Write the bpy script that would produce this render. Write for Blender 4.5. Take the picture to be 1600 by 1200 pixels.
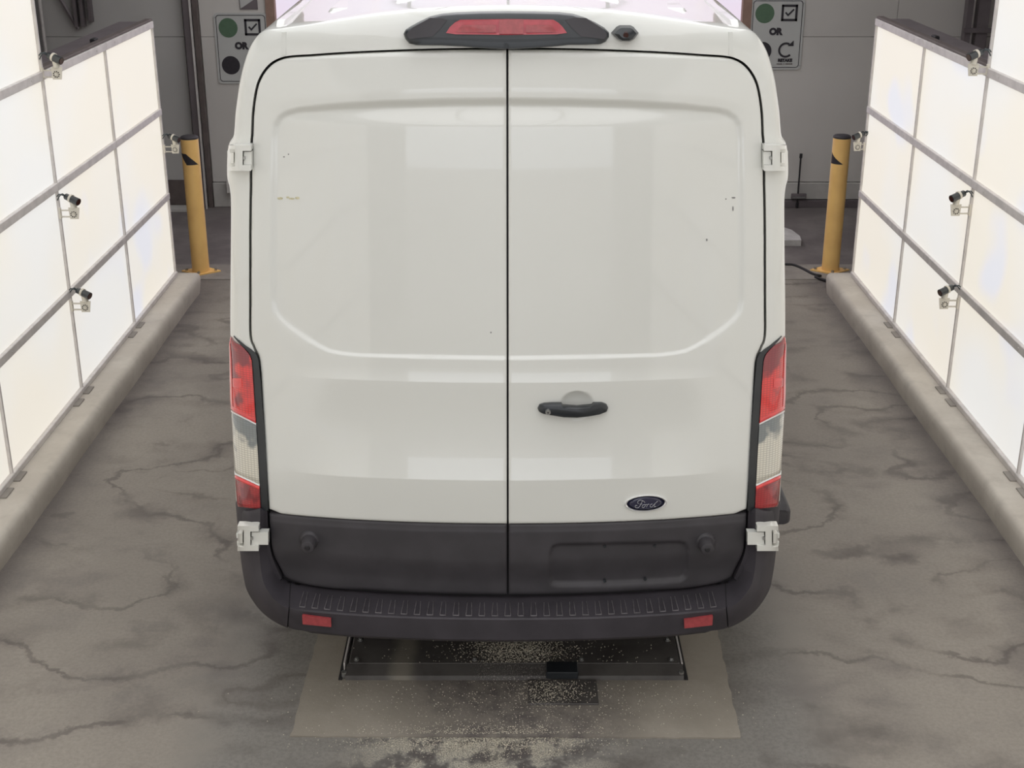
import bpy, math, random
import numpy as np
from mathutils import Vector
random.seed(7); rng = np.random.RandomState(7)
SC = bpy.context.scene
for o in list(bpy.data.objects): bpy.data.objects.remove(o)
COL = SC.collection
# ---------------------------------------------------------------- camera
H = 3.05; F = 2090.0; TH = math.radians(21.5)
cd = bpy.data.cameras.new('camera'); cam = bpy.data.objects.new('camera', cd); COL.objects.link(cam)
cam.location = (0, 0, H); cam.rotation_euler = (math.pi/2 - TH, 0, 0)
cd.sensor_width = 36.0; cd.lens = 36.0*F/1600.0; cd.clip_end = 200
SC.camera = cam
SC.view_settings.view_transform = 'Standard'; SC.view_settings.look = 'None'
SC.view_settings.exposure = 0.0; SC.view_settings.gamma = 1.0
SC.view_settings.use_curve_mapping = False
# ---------------------------------------------------------------- light levels
SKY = 2.1        # overcast daylight outside the entrance
OVER = 1.78       # unseen overhead light panels
WALL = .89       # light walls beside the lane
w = bpy.data.worlds.new('overcast'); SC.world = w; w.use_nodes = True
nt = w.node_tree; bg = nt.nodes['Background']
tc = nt.nodes.new('ShaderNodeTexCoord'); sx = nt.nodes.new('ShaderNodeSeparateXYZ')
rp = nt.nodes.new('ShaderNodeValToRGB')
rp.color_ramp.elements[0].position = 0.45; rp.color_ramp.elements[0].color = (.80, .84, .90, 1)
rp.color_ramp.elements[1].position = 0.9; rp.color_ramp.elements[1].color = (.95, .97, 1, 1)
nt.links.new(tc.outputs['Generated'], sx.inputs[0]); nt.links.new(sx.outputs['Z'], rp.inputs[0])
nt.links.new(rp.outputs[0], bg.inputs[0]); bg.inputs[1].default_value = SKY
# ---------------------------------------------------------------- pixel -> place helpers (survey of the photo)
fw = np.array([0, math.cos(TH), -math.sin(TH)]); upv = np.array([0, math.sin(TH), math.cos(TH)])
CP = np.array([0, 0, H])
def ray(px, py): return fw + np.array([1., 0, 0])*(px-800)/F + upv*(600-py)/F
def onZ(px, py, z=0.): d = ray(px, py); return CP + d*(z-H)/d[2]
def onY(px, py, y): d = ray(px, py); return CP + d*y/d[1]
def onX(px, py, x): d = ray(px, py); return CP + d*x/d[0]
def lin(c):
    c = c/255.0
    return c/12.92 if c <= .04045 else ((c+.055)/1.055)**2.4
def rgb(r, g, b): return (lin(r), lin(g), lin(b), 1)
# ---------------------------------------------------------------- materials
def new_mat(name):
    m = bpy.data.materials.new(name); m.use_nodes = True
    return m, m.node_tree, m.node_tree.nodes['Principled BSDF']
def N(t, k, **kw):
    n = t.nodes.new(k)
    for a, v in kw.items(): setattr(n, a, v)
    return n
def setin(n, k, v): n.inputs[k].default_value = v
def mathn(t, op, a, b=None, c=None, clamp=False):
    n = N(t, 'ShaderNodeMath', operation=op); n.use_clamp = clamp
    for i, v in enumerate((a, b, c)):
        if v is None: continue
        if isinstance(v, (int, float)): n.inputs[i].default_value = v
        else: t.links.new(v, n.inputs[i])
    return n.outputs[0]
def noise(t, vec, scale, detail=3, rough=.5, dist=0.0):
    n = N(t, 'ShaderNodeTexNoise'); setin(n, 'Scale', scale); setin(n, 'Detail', detail); setin(n, 'Roughness', rough); setin(n, 'Distortion', dist)
    t.links.new(vec, n.inputs['Vector']); return n.outputs['Fac']
def sstep(t, v, a, b):
    n = N(t, 'ShaderNodeMapRange', interpolation_type='SMOOTHSTEP')
    setin(n, 'From Min', a); setin(n, 'From Max', b); t.links.new(v, n.inputs['Value']); return n.outputs['Result']
def mix(t, f, a, b):
    n = N(t, 'ShaderNodeMix', data_type='RGBA')
    if isinstance(f, (int, float)): n.inputs[0].default_value = f
    else: t.links.new(f, n.inputs[0])
    for i, v in ((6, a), (7, b)):
        if isinstance(v, tuple): n.inputs[i].default_value = v
        else: t.links.new(v, n.inputs[i])
    return n.outputs[2]
def bump(t, p, h, strength, dist=.01):
    b = N(t, 'ShaderNodeBump'); setin(b, 'Strength', strength); setin(b, 'Distance', dist)
    t.links.new(h, b.inputs['Height']); t.links.new(b.outputs[0], p.inputs['Normal'])
def wpos(t):
    g = N(t, 'ShaderNodeNewGeometry'); return g.outputs['Position']
def simple(name, col, rough=.5, metal=0., coat=0., nscale=30, amount=.12, bumps=.0, spec=.5):
    m, t, p = new_mat(name); P = wpos(t)
    n = noise(t, P, nscale, 4)
    d = tuple(c*(1-amount) for c in col[:3])+(1,); l = tuple(min(1, c*(1+amount)) for c in col[:3])+(1,)
    t.links.new(mix(t, sstep(t, n, .3, .7), d, l), p.inputs['Base Color'])
    setin(p, 'Roughness', rough); setin(p, 'Metallic', metal); setin(p, 'Coat Weight', coat); setin(p, 'Coat Roughness', .03)
    setin(p, 'Specular IOR Level', spec)
    if bumps: bump(t, p, noise(t, P, nscale*6, 3), bumps, .002)
    return m
M = {}
M['paint'] = simple('van_white_paint', (.71, .71, .665, 1), .35, coat=1., nscale=1.6, amount=.012)
M['plastic'] = simple('charcoal_moulded_plastic', rgb(60, 57, 60), .55, nscale=9, amount=.12, bumps=.15)
M['plastic_dark'] = simple('dark_step_plastic', rgb(54, 50, 55), .6, nscale=9, amount=.14, bumps=.2)
M['rib'] = simple('lighter_rib_plastic', rgb(92, 88, 90), .5, nscale=40, amount=.3)  # lighter than the step plastic so the ribs stand out
M['black'] = simple('black_rubber', rgb(30, 28, 30), .6, nscale=20)
M['gloss_black'] = simple('satin_black_plastic', rgb(40, 43, 46), .35, coat=.2, nscale=14, amount=.1)
M['chrome'] = simple('bright_chrome', (.92, .92, .92, 1), .22, .7, nscale=20, amount=.02)
M['steel'] = simple('brushed_steel', (.45, .45, .44, 1), .4, .9, nscale=20)
M['alu'] = simple('grey_aluminium_rail', (.62, .585, .56, 1), .5, .15, nscale=14, amount=.08)
M['bracket'] = simple('cream_painted_bracket', (.68, .64, .55, 1), .5, .1, nscale=25, amount=.05)
M['dark_frame'] = simple('dark_frame_cover', rgb(100, 90, 87), .7, nscale=12)
M['yellow'] = simple('safety_yellow_sleeve', (.98, .60, .21, 1), .45, nscale=6, amount=.06)
M['blue'] = simple('dark_blue_enamel', rgb(40, 40, 62), .2, coat=.6, nscale=30)
M['silver'] = simple('silver_script', (.42, .42, .45, 1), .3, .6, nscale=30, amount=.03)
M['wire'] = simple('dark_cable', rgb(70, 78, 80), .5, nscale=40)
M['cam_dark'] = simple('camera_barrel_dark', rgb(52, 56, 58), .35, coat=.4, nscale=30)
M['cam_glass'] = simple('camera_lens_glass', rgb(60, 30, 26), .12, coat=1., nscale=30)
M['wall'] = simple('grey_painted_wall', (.60, .57, .535, 1), .75, nscale=1.1, amount=.05, bumps=.05)
M['wall_dark'] = simple('dark_grey_wall', (.50, .485, .465, 1), .8, nscale=1.1, amount=.06, bumps=.05)
M['post'] = simple('dark_steel_post', rgb(112, 104, 106), .5, .2, nscale=5)
M['jamb'] = simple('brown_door_jamb', rgb(150, 122, 108), .7, nscale=8)
M['sign'] = simple('white_sign_face', (.52, .52, .50, 1), .5, nscale=3, amount=.04)
M['ink'] = simple('black_sign_ink', rgb(48, 44, 50), .6, nscale=30)
M['green'] = simple('green_sign_ink', rgb(86, 112, 88), .6, nscale=30, amount=.05)
M['tyre'] = simple('tyre_rubber', rgb(35, 35, 36), .8, nscale=30)
M['glass'] = simple('dark_cab_glass', rgb(20, 24, 26), .05, coat=1., nscale=4)
M['ceiling'] = simple('ceiling_sheet', (.45, .45, .45, 1), .8, nscale=2)
M['grit'] = simple('cream_grit', (.50, .46, .37, 1), .8, nscale=60, amount=.3)
M['block'] = simple('pale_concrete_block', (.52, .50, .48, 1), .85, nscale=14, amount=.1, bumps=.3)
M['tan'] = simple('pale_moulding', (.5, .48, .45, 1), .7, nscale=5)

def emit_mat(name, cols, strength, scale):
    m, t, p = new_mat(name); P = wpos(t)
    n = noise(t, P, scale, 1.5); n2 = noise(t, P, scale*2.3, 1.0)
    c = mix(t, sstep(t, n, .42, .66), cols[0], cols[1]); c = mix(t, sstep(t, n2, .58, .75), c, cols[2])
    setin(p, 'Base Color', (.25, .25, .25, 1)); setin(p, 'Roughness', .6)
    t.links.new(c, p.inputs['Emission Color']); setin(p, 'Emission Strength', strength)
    return m
M['panel'] = emit_mat('backlit_diffuser', ((.83, .772, .67, 1), (.80, .79, .765, 1), (.74, .745, .80, 1)), WALL, .8)
M['over'] = emit_mat('overhead_diffuser', ((.95, .97, 1, 1), (1, .98, .98, 1), (.93, .96, 1, 1)), OVER, .8)
M['doorlight'] = emit_mat('daylit_translucent_door', ((.74, .62, .74, 1), (.72, .66, .78, 1), (.78, .66, .72, 1)), 1.0, 1.5)

def lens_mat(name, dark, bright, rough, sc, metal=0., zmid=1., zk=0.):
    m, t, p = new_mat(name); P = wpos(t)
    br = N(t, 'ShaderNodeTexBrick'); setin(br, 'Scale', 1.0); setin(br, 'Brick Width', .012); setin(br, 'Row Height', .0085); setin(br, 'Mortar Size', .0016)
    mp = N(t, 'ShaderNodeMapping'); mp.inputs['Rotation'].default_value = (math.pi/2, 0, 0); t.links.new(P, mp.inputs[0]); t.links.new(mp.outputs[0], br.inputs[0])
    br.offset = 0.0
    n = noise(t, P, sc, 2); sz = N(t, 'ShaderNodeSeparateXYZ'); t.links.new(P, sz.inputs[0])
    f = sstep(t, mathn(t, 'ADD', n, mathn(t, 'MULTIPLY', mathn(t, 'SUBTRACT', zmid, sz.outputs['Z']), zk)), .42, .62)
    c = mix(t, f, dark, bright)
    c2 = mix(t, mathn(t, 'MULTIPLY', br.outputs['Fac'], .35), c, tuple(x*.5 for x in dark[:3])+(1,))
    t.links.new(c2, p.inputs['Base Color']); setin(p, 'Roughness', rough); setin(p, 'Coat Weight', 1.); setin(p, 'Coat Roughness', .04); setin(p, 'Metallic', metal)
    bump(t, p, br.outputs['Fac'], .25, .002)
    return m
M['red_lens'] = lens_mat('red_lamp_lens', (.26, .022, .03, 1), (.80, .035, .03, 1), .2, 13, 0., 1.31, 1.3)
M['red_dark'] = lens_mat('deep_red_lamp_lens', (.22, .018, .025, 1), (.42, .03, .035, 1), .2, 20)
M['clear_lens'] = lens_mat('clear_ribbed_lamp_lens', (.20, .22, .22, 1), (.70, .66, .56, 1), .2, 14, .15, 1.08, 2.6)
M['red_rim'] = simple('bright_red_lens_rim', (.75, .05, .05, 1), .2, coat=1., nscale=30)
M['red_reflector'] = simple('red_reflector', (.34, .05, .055, 1), .35, coat=.5, nscale=60)
M['stop_lens'] = simple('high_brake_lamp_lens', (.42, .05, .065, 1), .3, coat=.4, nscale=25, amount=.12)
M['lens_white'] = simple('white_lens_line', (.8, .8, .78, 1), .3, nscale=30, amount=.02)

def floor_mat():
    m, t, p = new_mat('worn_lane_concrete'); P = wpos(t)
    s = N(t, 'ShaderNodeSeparateXYZ'); t.links.new(P, s.inputs[0]); X, Y = s.outputs['X'], s.outputs['Y']
    big = noise(t, P, .9, 3, .5, .3); med = noise(t, P, 3.5, 4, .6); fine = noise(t, P, 60, 4, .7); grain = noise(t, P, 260, 2, .6)
    c = mix(t, sstep(t, big, .35, .68), (.25, .222, .19, 1), (.315, .282, .24, 1))
    c = mix(t, mathn(t, 'MULTIPLY', sstep(t, med, .5, .75), .4), c, (.19, .17, .155, 1))
    # coarse grey asphalt band down the middle of the lane
    ax = mathn(t, 'ABSOLUTE', mathn(t, 'ADD', X, mathn(t, 'MULTIPLY', mathn(t, 'SUBTRACT', med, .5), .35)))
    cen = mathn(t, 'SUBTRACT', 1.0, sstep(t, ax, .98, 1.35))
    asp = mix(t, sstep(t, fine, .35, .65), (.16, .152, .138, 1), (.25, .238, .215, 1))
    c = mix(t, mathn(t, 'MULTIPLY', cen, .85), c, asp)
    # tide marks left by dried puddles
    vs = N(t, 'ShaderNodeMapping'); vs.inputs['Scale'].default_value = (.8, 1.35, 1); vs.inputs['Location'].default_value = (3.1, 1.7, 0); t.links.new(P, vs.inputs[0])
    wn = N(t, 'ShaderNodeTexNoise'); setin(wn, 'Scale', 9.0); setin(wn, 'Detail', 5.0); setin(wn, 'Roughness', .68); t.links.new(P, wn.inputs['Vector'])
    wv = N(t, 'ShaderNodeVectorMath', operation='MULTIPLY_ADD'); t.links.new(wn.outputs['Color'], wv.inputs[0]); wv.inputs[1].default_value = (.16, .16, .0); t.links.new(vs.outputs[0], wv.inputs[2])
    iso = noise(t, wv.outputs[0], .62, 3, .5, .15)
    for lv, wd, st, colr in ((.47, .013, .62, (.085, .068, .062, 1)), (.57, .011, .55, (.09, .075, .065, 1)), (.385, .010, .45, (.10, .08, .07, 1))):
        dd = mathn(t, 'ABSOLUTE', mathn(t, 'SUBTRACT', iso, lv))
        line = mathn(t, 'SUBTRACT', 1.0, sstep(t, dd, wd*.10, wd*.95))
        brk = sstep(t, noise(t, P, 1.7, 2), .38, .56)
        halo = mathn(t, 'MULTIPLY', mathn(t, 'SUBTRACT', 1.0, sstep(t, dd, 0, wd*4)), sstep(t, noise(t, P, 2.6, 4, .65), .44, .62))
        c = mix(t, mathn(t, 'MULTIPLY', halo, st*.8), c, colr)
        c = mix(t, mathn(t, 'MULTIPLY', mathn(t, 'MULTIPLY', line, brk), st), c, colr)
    pd = sstep(t, noise(t, vs.outputs[0], 1.6, 3, .6), .58, .72)
    c = mix(t, mathn(t, 'MULTIPLY', pd, .38), c, (.12, .10, .098, 1))
    # darker tone along the kerbs
    kx = mathn(t, 'ABSOLUTE', X); kerb_tone = sstep(t, mathn(t, 'ADD', kx, mathn(t, 'MULTIPLY', mathn(t, 'SUBTRACT', med, .5), .3)), 2.08, 2.36)
    c = mix(t, mathn(t, 'MULTIPLY', kerb_tone, .5), c, (.10, .085, .085, 1))
    # pale spilled grit, thick at the near end of the pad
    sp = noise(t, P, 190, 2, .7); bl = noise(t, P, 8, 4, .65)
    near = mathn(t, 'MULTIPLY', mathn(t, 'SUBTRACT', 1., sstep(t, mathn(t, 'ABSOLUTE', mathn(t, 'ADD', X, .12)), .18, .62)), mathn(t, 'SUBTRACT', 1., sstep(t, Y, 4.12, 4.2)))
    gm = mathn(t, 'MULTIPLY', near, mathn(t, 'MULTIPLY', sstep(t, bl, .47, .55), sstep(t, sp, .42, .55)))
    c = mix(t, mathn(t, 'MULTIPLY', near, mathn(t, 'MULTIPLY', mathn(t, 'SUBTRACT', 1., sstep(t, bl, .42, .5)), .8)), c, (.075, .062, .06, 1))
    c = mix(t, gm, c, (.50, .46, .37, 1))
    sk = sstep(t, noise(t, P, 34, 3, .75), .70, .76); c = mix(t, mathn(t, 'MULTIPLY', sk, .55), c, (.07, .06, .055, 1))
    fl = sstep(t, grain, .68, .75); c = mix(t, mathn(t, 'MULTIPLY', fl, .5), c, (.42, .40, .36, 1))
    c = mix(t, mathn(t, 'MULTIPLY', sstep(t, fine, .3, .75), .26), c, (.08, .075, .07, 1))
    t.links.new(c, p.inputs['Base Color'])
    t.links.new(mathn(t, 'ADD', mathn(t, 'MULTIPLY', big, .25), .55), p.inputs['Roughness'])
    bump(t, p, mathn(t, 'ADD', fine, mathn(t, 'MULTIPLY', grain, .6)), .35, .004)
    return m
M['floor'] = floor_mat()
def far_floor_mat():
    m, t, p = new_mat('dark_worn_asphalt'); P = wpos(t)
    n = noise(t, P, 2.2, 4, .6); f = noise(t, P, 50, 3, .7)
    c = mix(t, sstep(t, n, .35, .7), (.13, .11, .108, 1), (.20, .18, .168, 1)); c = mix(t, mathn(t, 'MULTIPLY', f, .25), c, (.2, .18, .17, 1))
    t.links.new(c, p.inputs['Base Color']); setin(p, 'Roughness', .75); bump(t, p, f, .3, .004); return m
M['far_floor'] = far_floor_mat()
def conc_mat(name, a, b, edge):
    m, t, p = new_mat(name); P = wpos(t)
    n = noise(t, P, 2.5, 4, .6); f = noise(t, P, 70, 3, .7); g = noise(t, P, 7, 4, .6)
    c = mix(t, sstep(t, n, .35, .7), a, b)
    c = mix(t, mathn(t, 'MULTIPLY', sstep(t, g, .5, .72), edge), c, tuple(x*.45 for x in a[:3])+(1,))
    c = mix(t, mathn(t, 'MULTIPLY', f, .2), c, tuple(x*.6 for x in a[:3])+(1,))
    t.links.new(c, p.inputs['Base Color']); setin(p, 'Roughness', .85); bump(t, p, f, .3, .003); return m
M['kerb'] = conc_mat('kerb_concrete', (.50, .455, .395, 1), (.60, .555, .485, 1), .2)
M['strip'] = conc_mat('pale_slab_edge', (.26, .235, .21, 1), (.36, .33, .29, 1), .3)
def pad_mat():
    m, t, p = new_mat('stained_pad_concrete'); P = wpos(t)
    s = N(t, 'ShaderNodeSeparateXYZ'); t.links.new(P, s.inputs[0]); X = s.outputs['X']
    n = noise(t, P, 3, 4, .6); f = noise(t, P, 80, 3, .7); b = noise(t, P, 9, 4, .65); g = noise(t, P, 200, 2, .7)
    c = mix(t, sstep(t, n, .35, .7), (.275, .245, .20, 1), (.335, .30, .25, 1))
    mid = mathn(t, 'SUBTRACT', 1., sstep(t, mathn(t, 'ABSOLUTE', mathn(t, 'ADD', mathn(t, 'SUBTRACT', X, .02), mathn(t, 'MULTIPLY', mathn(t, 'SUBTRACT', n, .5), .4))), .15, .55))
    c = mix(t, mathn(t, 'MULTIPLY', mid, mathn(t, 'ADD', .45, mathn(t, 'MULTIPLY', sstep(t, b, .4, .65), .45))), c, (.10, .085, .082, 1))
    c = mix(t, mathn(t, 'MULTIPLY', mid, mathn(t, 'MULTIPLY', sstep(t, g, .62, .7), .7)), c, (.5, .46, .38, 1))
    c = mix(t, mathn(t, 'MULTIPLY', f, .22), c, (.12, .11, .10, 1))
    t.links.new(c, p.inputs['Base Color']); setin(p, 'Roughness', .8); bump(t, p, f, .3, .003); return m
M['pad'] = pad_mat()
def plate_mat():
    m, t, p = new_mat('grimy_black_plate'); P = wpos(t)
    s = N(t, 'ShaderNodeSeparateXYZ'); t.links.new(P, s.inputs[0]); X = s.outputs['X']
    n = noise(t, P, 6, 4, .6); g = noise(t, P, 210, 2, .75)
    c = mix(t, sstep(t, n, .3, .7), (.062, .055, .052, 1), (.10, .092, .085, 1))
    d = mathn(t, 'SUBTRACT', 1., sstep(t, mathn(t, 'ABSOLUTE', mathn(t, 'ADD', mathn(t, 'ADD', X, .435), mathn(t, 'MULTIPLY', mathn(t, 'SUBTRACT', n, .5), .08))), .01, .07))
    c = mix(t, mathn(t, 'MULTIPLY', d, .7), c, (.26, .235, .19, 1))
    d2 = mathn(t, 'SUBTRACT', 1., sstep(t, mathn(t, 'ABSOLUTE', mathn(t, 'SUBTRACT', X, .03)), .12, .22))
    c = mix(t, mathn(t, 'MULTIPLY', d2, mathn(t, 'MULTIPLY', sstep(t, g, .55, .66), .7)), c, (.42, .38, .34, 1))
    t.links.new(c, p.inputs['Base Color']); setin(p, 'Roughness', .5); setin(p, 'Metallic', .1); return m
M['plate'] = plate_mat()

# ---------------------------------------------------------------- object helpers
def wloc(o):
    v = Vector((0, 0, 0))
    while o is not None: v += o.location; o = o.parent
    return v
def obj(name, verts, faces, mat, parent=None, smooth=False, sharp=None):
    """verts in world coordinates; the mesh is stored relative to its parent (parents are never rotated)"""
    off = np.array(wloc(parent)) if parent is not None else None
    V = np.asarray(verts, float)
    if off is None:
        off = np.array([(V[:, 0].min()+V[:, 0].max())/2, (V[:, 1].min()+V[:, 1].max())/2, V[:, 2].min()])
    me = bpy.data.meshes.new(name); me.from_pydata([tuple(v) for v in (V-off)], [], [tuple(int(i) for i in f) for f in faces])
    me.materials.append(mat); me.update()
    if smooth:
        me.polygons.foreach_set('use_smooth', [True]*len(me.polygons))
        if sharp: me.set_sharp_from_angle(angle=math.radians(sharp))
    o = bpy.data.objects.new(name, me); COL.objects.link(o)
    if parent is not None: o.parent = parent
    else: o.location = off
    return o
def tag(o, label=None, cat=None, group=None, kind=None):
    for k, v in (('label', label), ('category', cat), ('group', group), ('kind', kind)):
        if v: o[k] = v
    return o
def thing(name, loc, label, cat, group=None):
    o = bpy.data.objects.new(name, None); COL.objects.link(o); o.location = loc; o.empty_display_size = .1
    return tag(o, label, cat, group)
class MB:
    def __init__(s): s.v = []; s.f = []
    def add(s, v, f):
        b = len(s.v); s.v += [tuple(map(float, p)) for p in v]; s.f += [tuple(b+i for i in q) for q in f]; return s
    def box(s, a, b, bev=0.0):
        x0, y0, z0 = [min(p, q) for p, q in zip(a, b)]; x1, y1, z1 = [max(p, q) for p, q in zip(a, b)]
        if bev <= 0 or min(x1-x0, y1-y0, z1-z0) < 2.2*bev:
            v = [(x0, y0, z0), (x1, y0, z0), (x1, y1, z0), (x0, y1, z0), (x0, y0, z1), (x1, y0, z1), (x1, y1, z1), (x0, y1, z1)]
            return s.add(v, [(0, 3, 2, 1), (4, 5, 6, 7), (0, 1, 5, 4), (1, 2, 6, 5), (2, 3, 7, 6), (3, 0, 4, 7)])
        rings = []
        for z, i in ((z0, bev), (z0+bev, 0), (z1-bev, 0), (z1, bev)):
            c = bev if i == 0 else 0
            X0, X1, Y0, Y1 = x0+i, x1-i, y0+i, y1-i; c = bev
            rings.append([(X0+c, Y0, z), (X1-c, Y0, z), (X1, Y0+c, z), (X1, Y1-c, z), (X1-c, Y1, z), (X0+c, Y1, z), (X0, Y1-c, z), (X0, Y0+c, z)])
        return s.rings(rings, True)
    def rings(s, R, caps=True, closed=True):
        n = len(R[0]); v = [p for r in R for p in r]; f = []
        for j in range(len(R)-1):
            for i in range(n if closed else n-1):
                a = j*n+i; b = j*n+(i+1) % n; f.append((a, b, b+n, a+n))
        if caps: f.append(tuple(reversed(range(n)))); f.append(tuple((len(R)-1)*n+i for i in range(n)))
        return s.add(v, f)
    def cyl(s, p0, p1, r0, r1=None, n=16, caps=True, prof=None):
        p0 = Vector(p0); p1 = Vector(p1); r1 = r0 if r1 is None else r1
        d = (p1-p0); a = d.normalized(); u = a.orthogonal().normalized(); w_ = a.cross(u)
        prof = prof or [(0, r0), (1, r1)]
        R = [[tuple(p0+d*t+(u*math.cos(k*2*math.pi/n)+w_*math.sin(k*2*math.pi/n))*r) for k in range(n)] for t, r in prof]
        return s.rings(R, caps)
    def tube(s, pts, r, n=8):
        pts = [Vector(p) for p in pts]; R = []; u = None
        for i, p in enumerate(pts):
            a = (pts[min(i+1, len(pts)-1)]-pts[max(i-1, 0)]).normalized()
            if u is None: u = a.orthogonal().normalized()
            else: u = (u-a*u.dot(a)).normalized()
            w_ = a.cross(u); R.append([tuple(p+(u*math.cos(k*2*math.pi/n)+w_*math.sin(k*2*math.pi/n))*r) for k in range(n)])
        return s.rings(R)
    def prism(s, poly, d):
        """closed polygon of 3-D points extruded by vector d"""
        n = len(poly); v = [tuple(p) for p in poly]+[tuple(np.array(p)+np.array(d)) for p in poly]
        return s.add(v, [tuple(range(n)), tuple(reversed(range(n, 2*n)))]+[(i, i+n, (i+1) % n+n, (i+1) % n) for i in range(n)])
    def o(s, name, mat, parent=None, smooth=False, sharp=None): return obj(name, s.v, s.f, mat, parent, smooth, sharp)
def struct(name, mb, mat, label=None): return tag(mb.o(name, mat), label, None, None, 'structure')
def catmull(pts, n):
    P = np.array([pts[0]]+list(pts)+[pts[-1]], float); out = []
    for i in range(1, len(P)-2):
        for k in range(n):
            t = k/n; a, b, c, d = P[i-1], P[i], P[i+1], P[i+2]
            out.append(.5*((2*b)+(-a+c)*t+(2*a-5*b+4*c-d)*t*t+(-a+3*b-3*c+d)*t**3))
    out.append(P[-2]); return np.array(out)
def rrect(x0, x1, z0, z1, r, n=5):
    out = []
    for cx, cz, a0 in ((x1-r, z1-r, 0), (x0+r, z1-r, 90), (x0+r, z0+r, 180), (x1-r, z0+r, 270)):
        for k in range(n+1):
            a = math.radians(a0+90*k/n); out.append((cx+r*math.cos(a), cz+r*math.sin(a)))
    return out
def text_mb(body, size, cx, cz, y, depth=.002, align='CENTER', weight=0.0):
    cu = bpy.data.curves.new('txt', 'FONT'); cu.body = body; cu.size = size; cu.align_x = align; cu.align_y = 'CENTER'; cu.offset = weight; cu.extrude = 0
    cu.resolution_u = 3
    to = bpy.data.objects.new('txt', cu); COL.objects.link(to)
    dg = bpy.context.evaluated_depsgraph_get(); me = bpy.data.meshes.new_from_object(to.evaluated_get(dg))
    mb = MB(); vs = [(cx+v.co.x, y, cz+v.co.y) for v in me.vertices]; mb.add(vs, [tuple(p.vertices) for p in me.polygons])
    bpy.data.objects.remove(to); bpy.data.curves.remove(cu); bpy.data.meshes.remove(me)
    return mb

# ================================================================ SETTING
LX, RX = -2.50, 2.53            # inner faces of the light walls
WY = 12.35                      # far wall
SLAB = 10.35
struct('floor', MB().box((-5, -5.2, -.12), (5, SLAB, 0)), M['floor'], 'worn stained concrete lane floor between the kerbs')
struct('floor_far', MB().box((-5, SLAB, -.16), (5, WY+.1, -.012)), M['far_floor'], 'darker asphalt floor beyond the slab edge')
struct('floor_outside', MB().box((-14, -30, -.14), (14, -5.2, -.02)), M['strip'])
struct('trim_1', MB().box((-2.9, 9.95, 0), (-1.9, SLAB, .006)).box((1.95, 9.95, 0), (2.9, SLAB, .006)), M['strip'], 'paler concrete strip under the bollards')
struct('ceiling', MB().box((-5, -5.2, 4.7), (5, WY+.2, 4.85)), M['ceiling'])
struct('wall_left', MB().box((-5.15, -5.2, -.1), (-5, WY+.2, 4.7)), M['wall_dark'])
struct('wall_right', MB().box((5, -5.2, -.1), (5.15, WY+.2, 4.7)), M['wall_dark'])
struct('wall_entrance', MB().box((-5, -5.35, -.1), (-2.5, -5.2, 4.7)).box((2.5, -5.35, -.1), (5, -5.2, 4.7)).box((-2.5, -5.35, 3.5), (2.5, -5.2, 4.7)), M['wall'])
# far wall: flat sheets with narrow joints either side of the exit door
DX0, DX1 = -2.12, 2.06
def wall_sheet(x0, x1, z0, z1, nm, mat): return struct(nm, MB().box((x0+.002, WY, z0+.002), (x1-.002, WY+.1, z1-.002)), mat)
fw_root = struct('wall_far', MB().box((-5, WY+.05, -.1), (DX0-.08, WY+.2, 4.7)).box((DX1+.08, WY+.05, -.1), (5, WY+.2, 4.7)).box((DX0-.08, WY+.05, 4.4), (DX1+.08, WY+.2, 4.7)), M['wall'])
for x0, x1, mt in ((-5, -2.95, 'wall_dark'), (-2.80, DX0-.08, 'wall'), (DX1+.08, 3.45, 'wall'), (3.45, 5, 'wall')):
    for z0, z1 in ((.22, 1.545), (1.545, 2.4), (2.4, 3.4), (3.4, 4.65)):
        MB().box((x0+.002, WY, z0+.002), (x1-.002, WY+.05, z1-.002)).o('wall_panel', M[mt], fw_root)
struct('baseboard_far', MB().box((-2.80, WY-.03, -.012), (DX0-.08, WY+.04, .215), .004).box((DX1+.08, WY-.03, .06), (5, WY+.04, .215), .004), M['tan'], 'pale base moulding along the far wall')
struct('trim_2', MB().box((DX1+.08, WY-.06, -.012), (5, WY+.0, .055), .004), M['post'], 'low dark rail at the foot of the far wall')
struct('trim_3', MB().box((-5, WY-.02, .0), (-2.95, WY+.04, .24)), M['dark_frame'], 'dark strip low at the left of the far wall')  # dark band along the wall foot, left of the post
struct('trim_4', MB().box((-5, WY-.22, -.012), (-2.95, WY-.05, .01)), M['tan'])
jb = struct('trim_5', MB().box((DX0-.08, WY-.02, -.01), (DX0, WY+.12, 4.4)).box((DX1, WY-.02, -.01), (DX1+.08, WY+.12, 4.4)), M['jamb'], 'brown jambs of the bright exit door')
dr = struct('door_1', MB().box((DX0, WY+.07, 0), (DX1, WY+.1, 4.4)), M['doorlight'], 'bright daylit exit door behind the van')
for k in range(1, 4):
    MB().box((DX0+4.18*k/4-.02, WY+.04, 0), (DX0+4.18*k/4+.02, WY+.069, 4.4)).o('door_mullion', M['tan'], dr)
for k in range(1, 9):
    MB().box((DX0, WY+.055, k*.5-.008), (DX1, WY+.07, k*.5+.008)).o('door_joint', M['tan'], dr)
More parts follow.
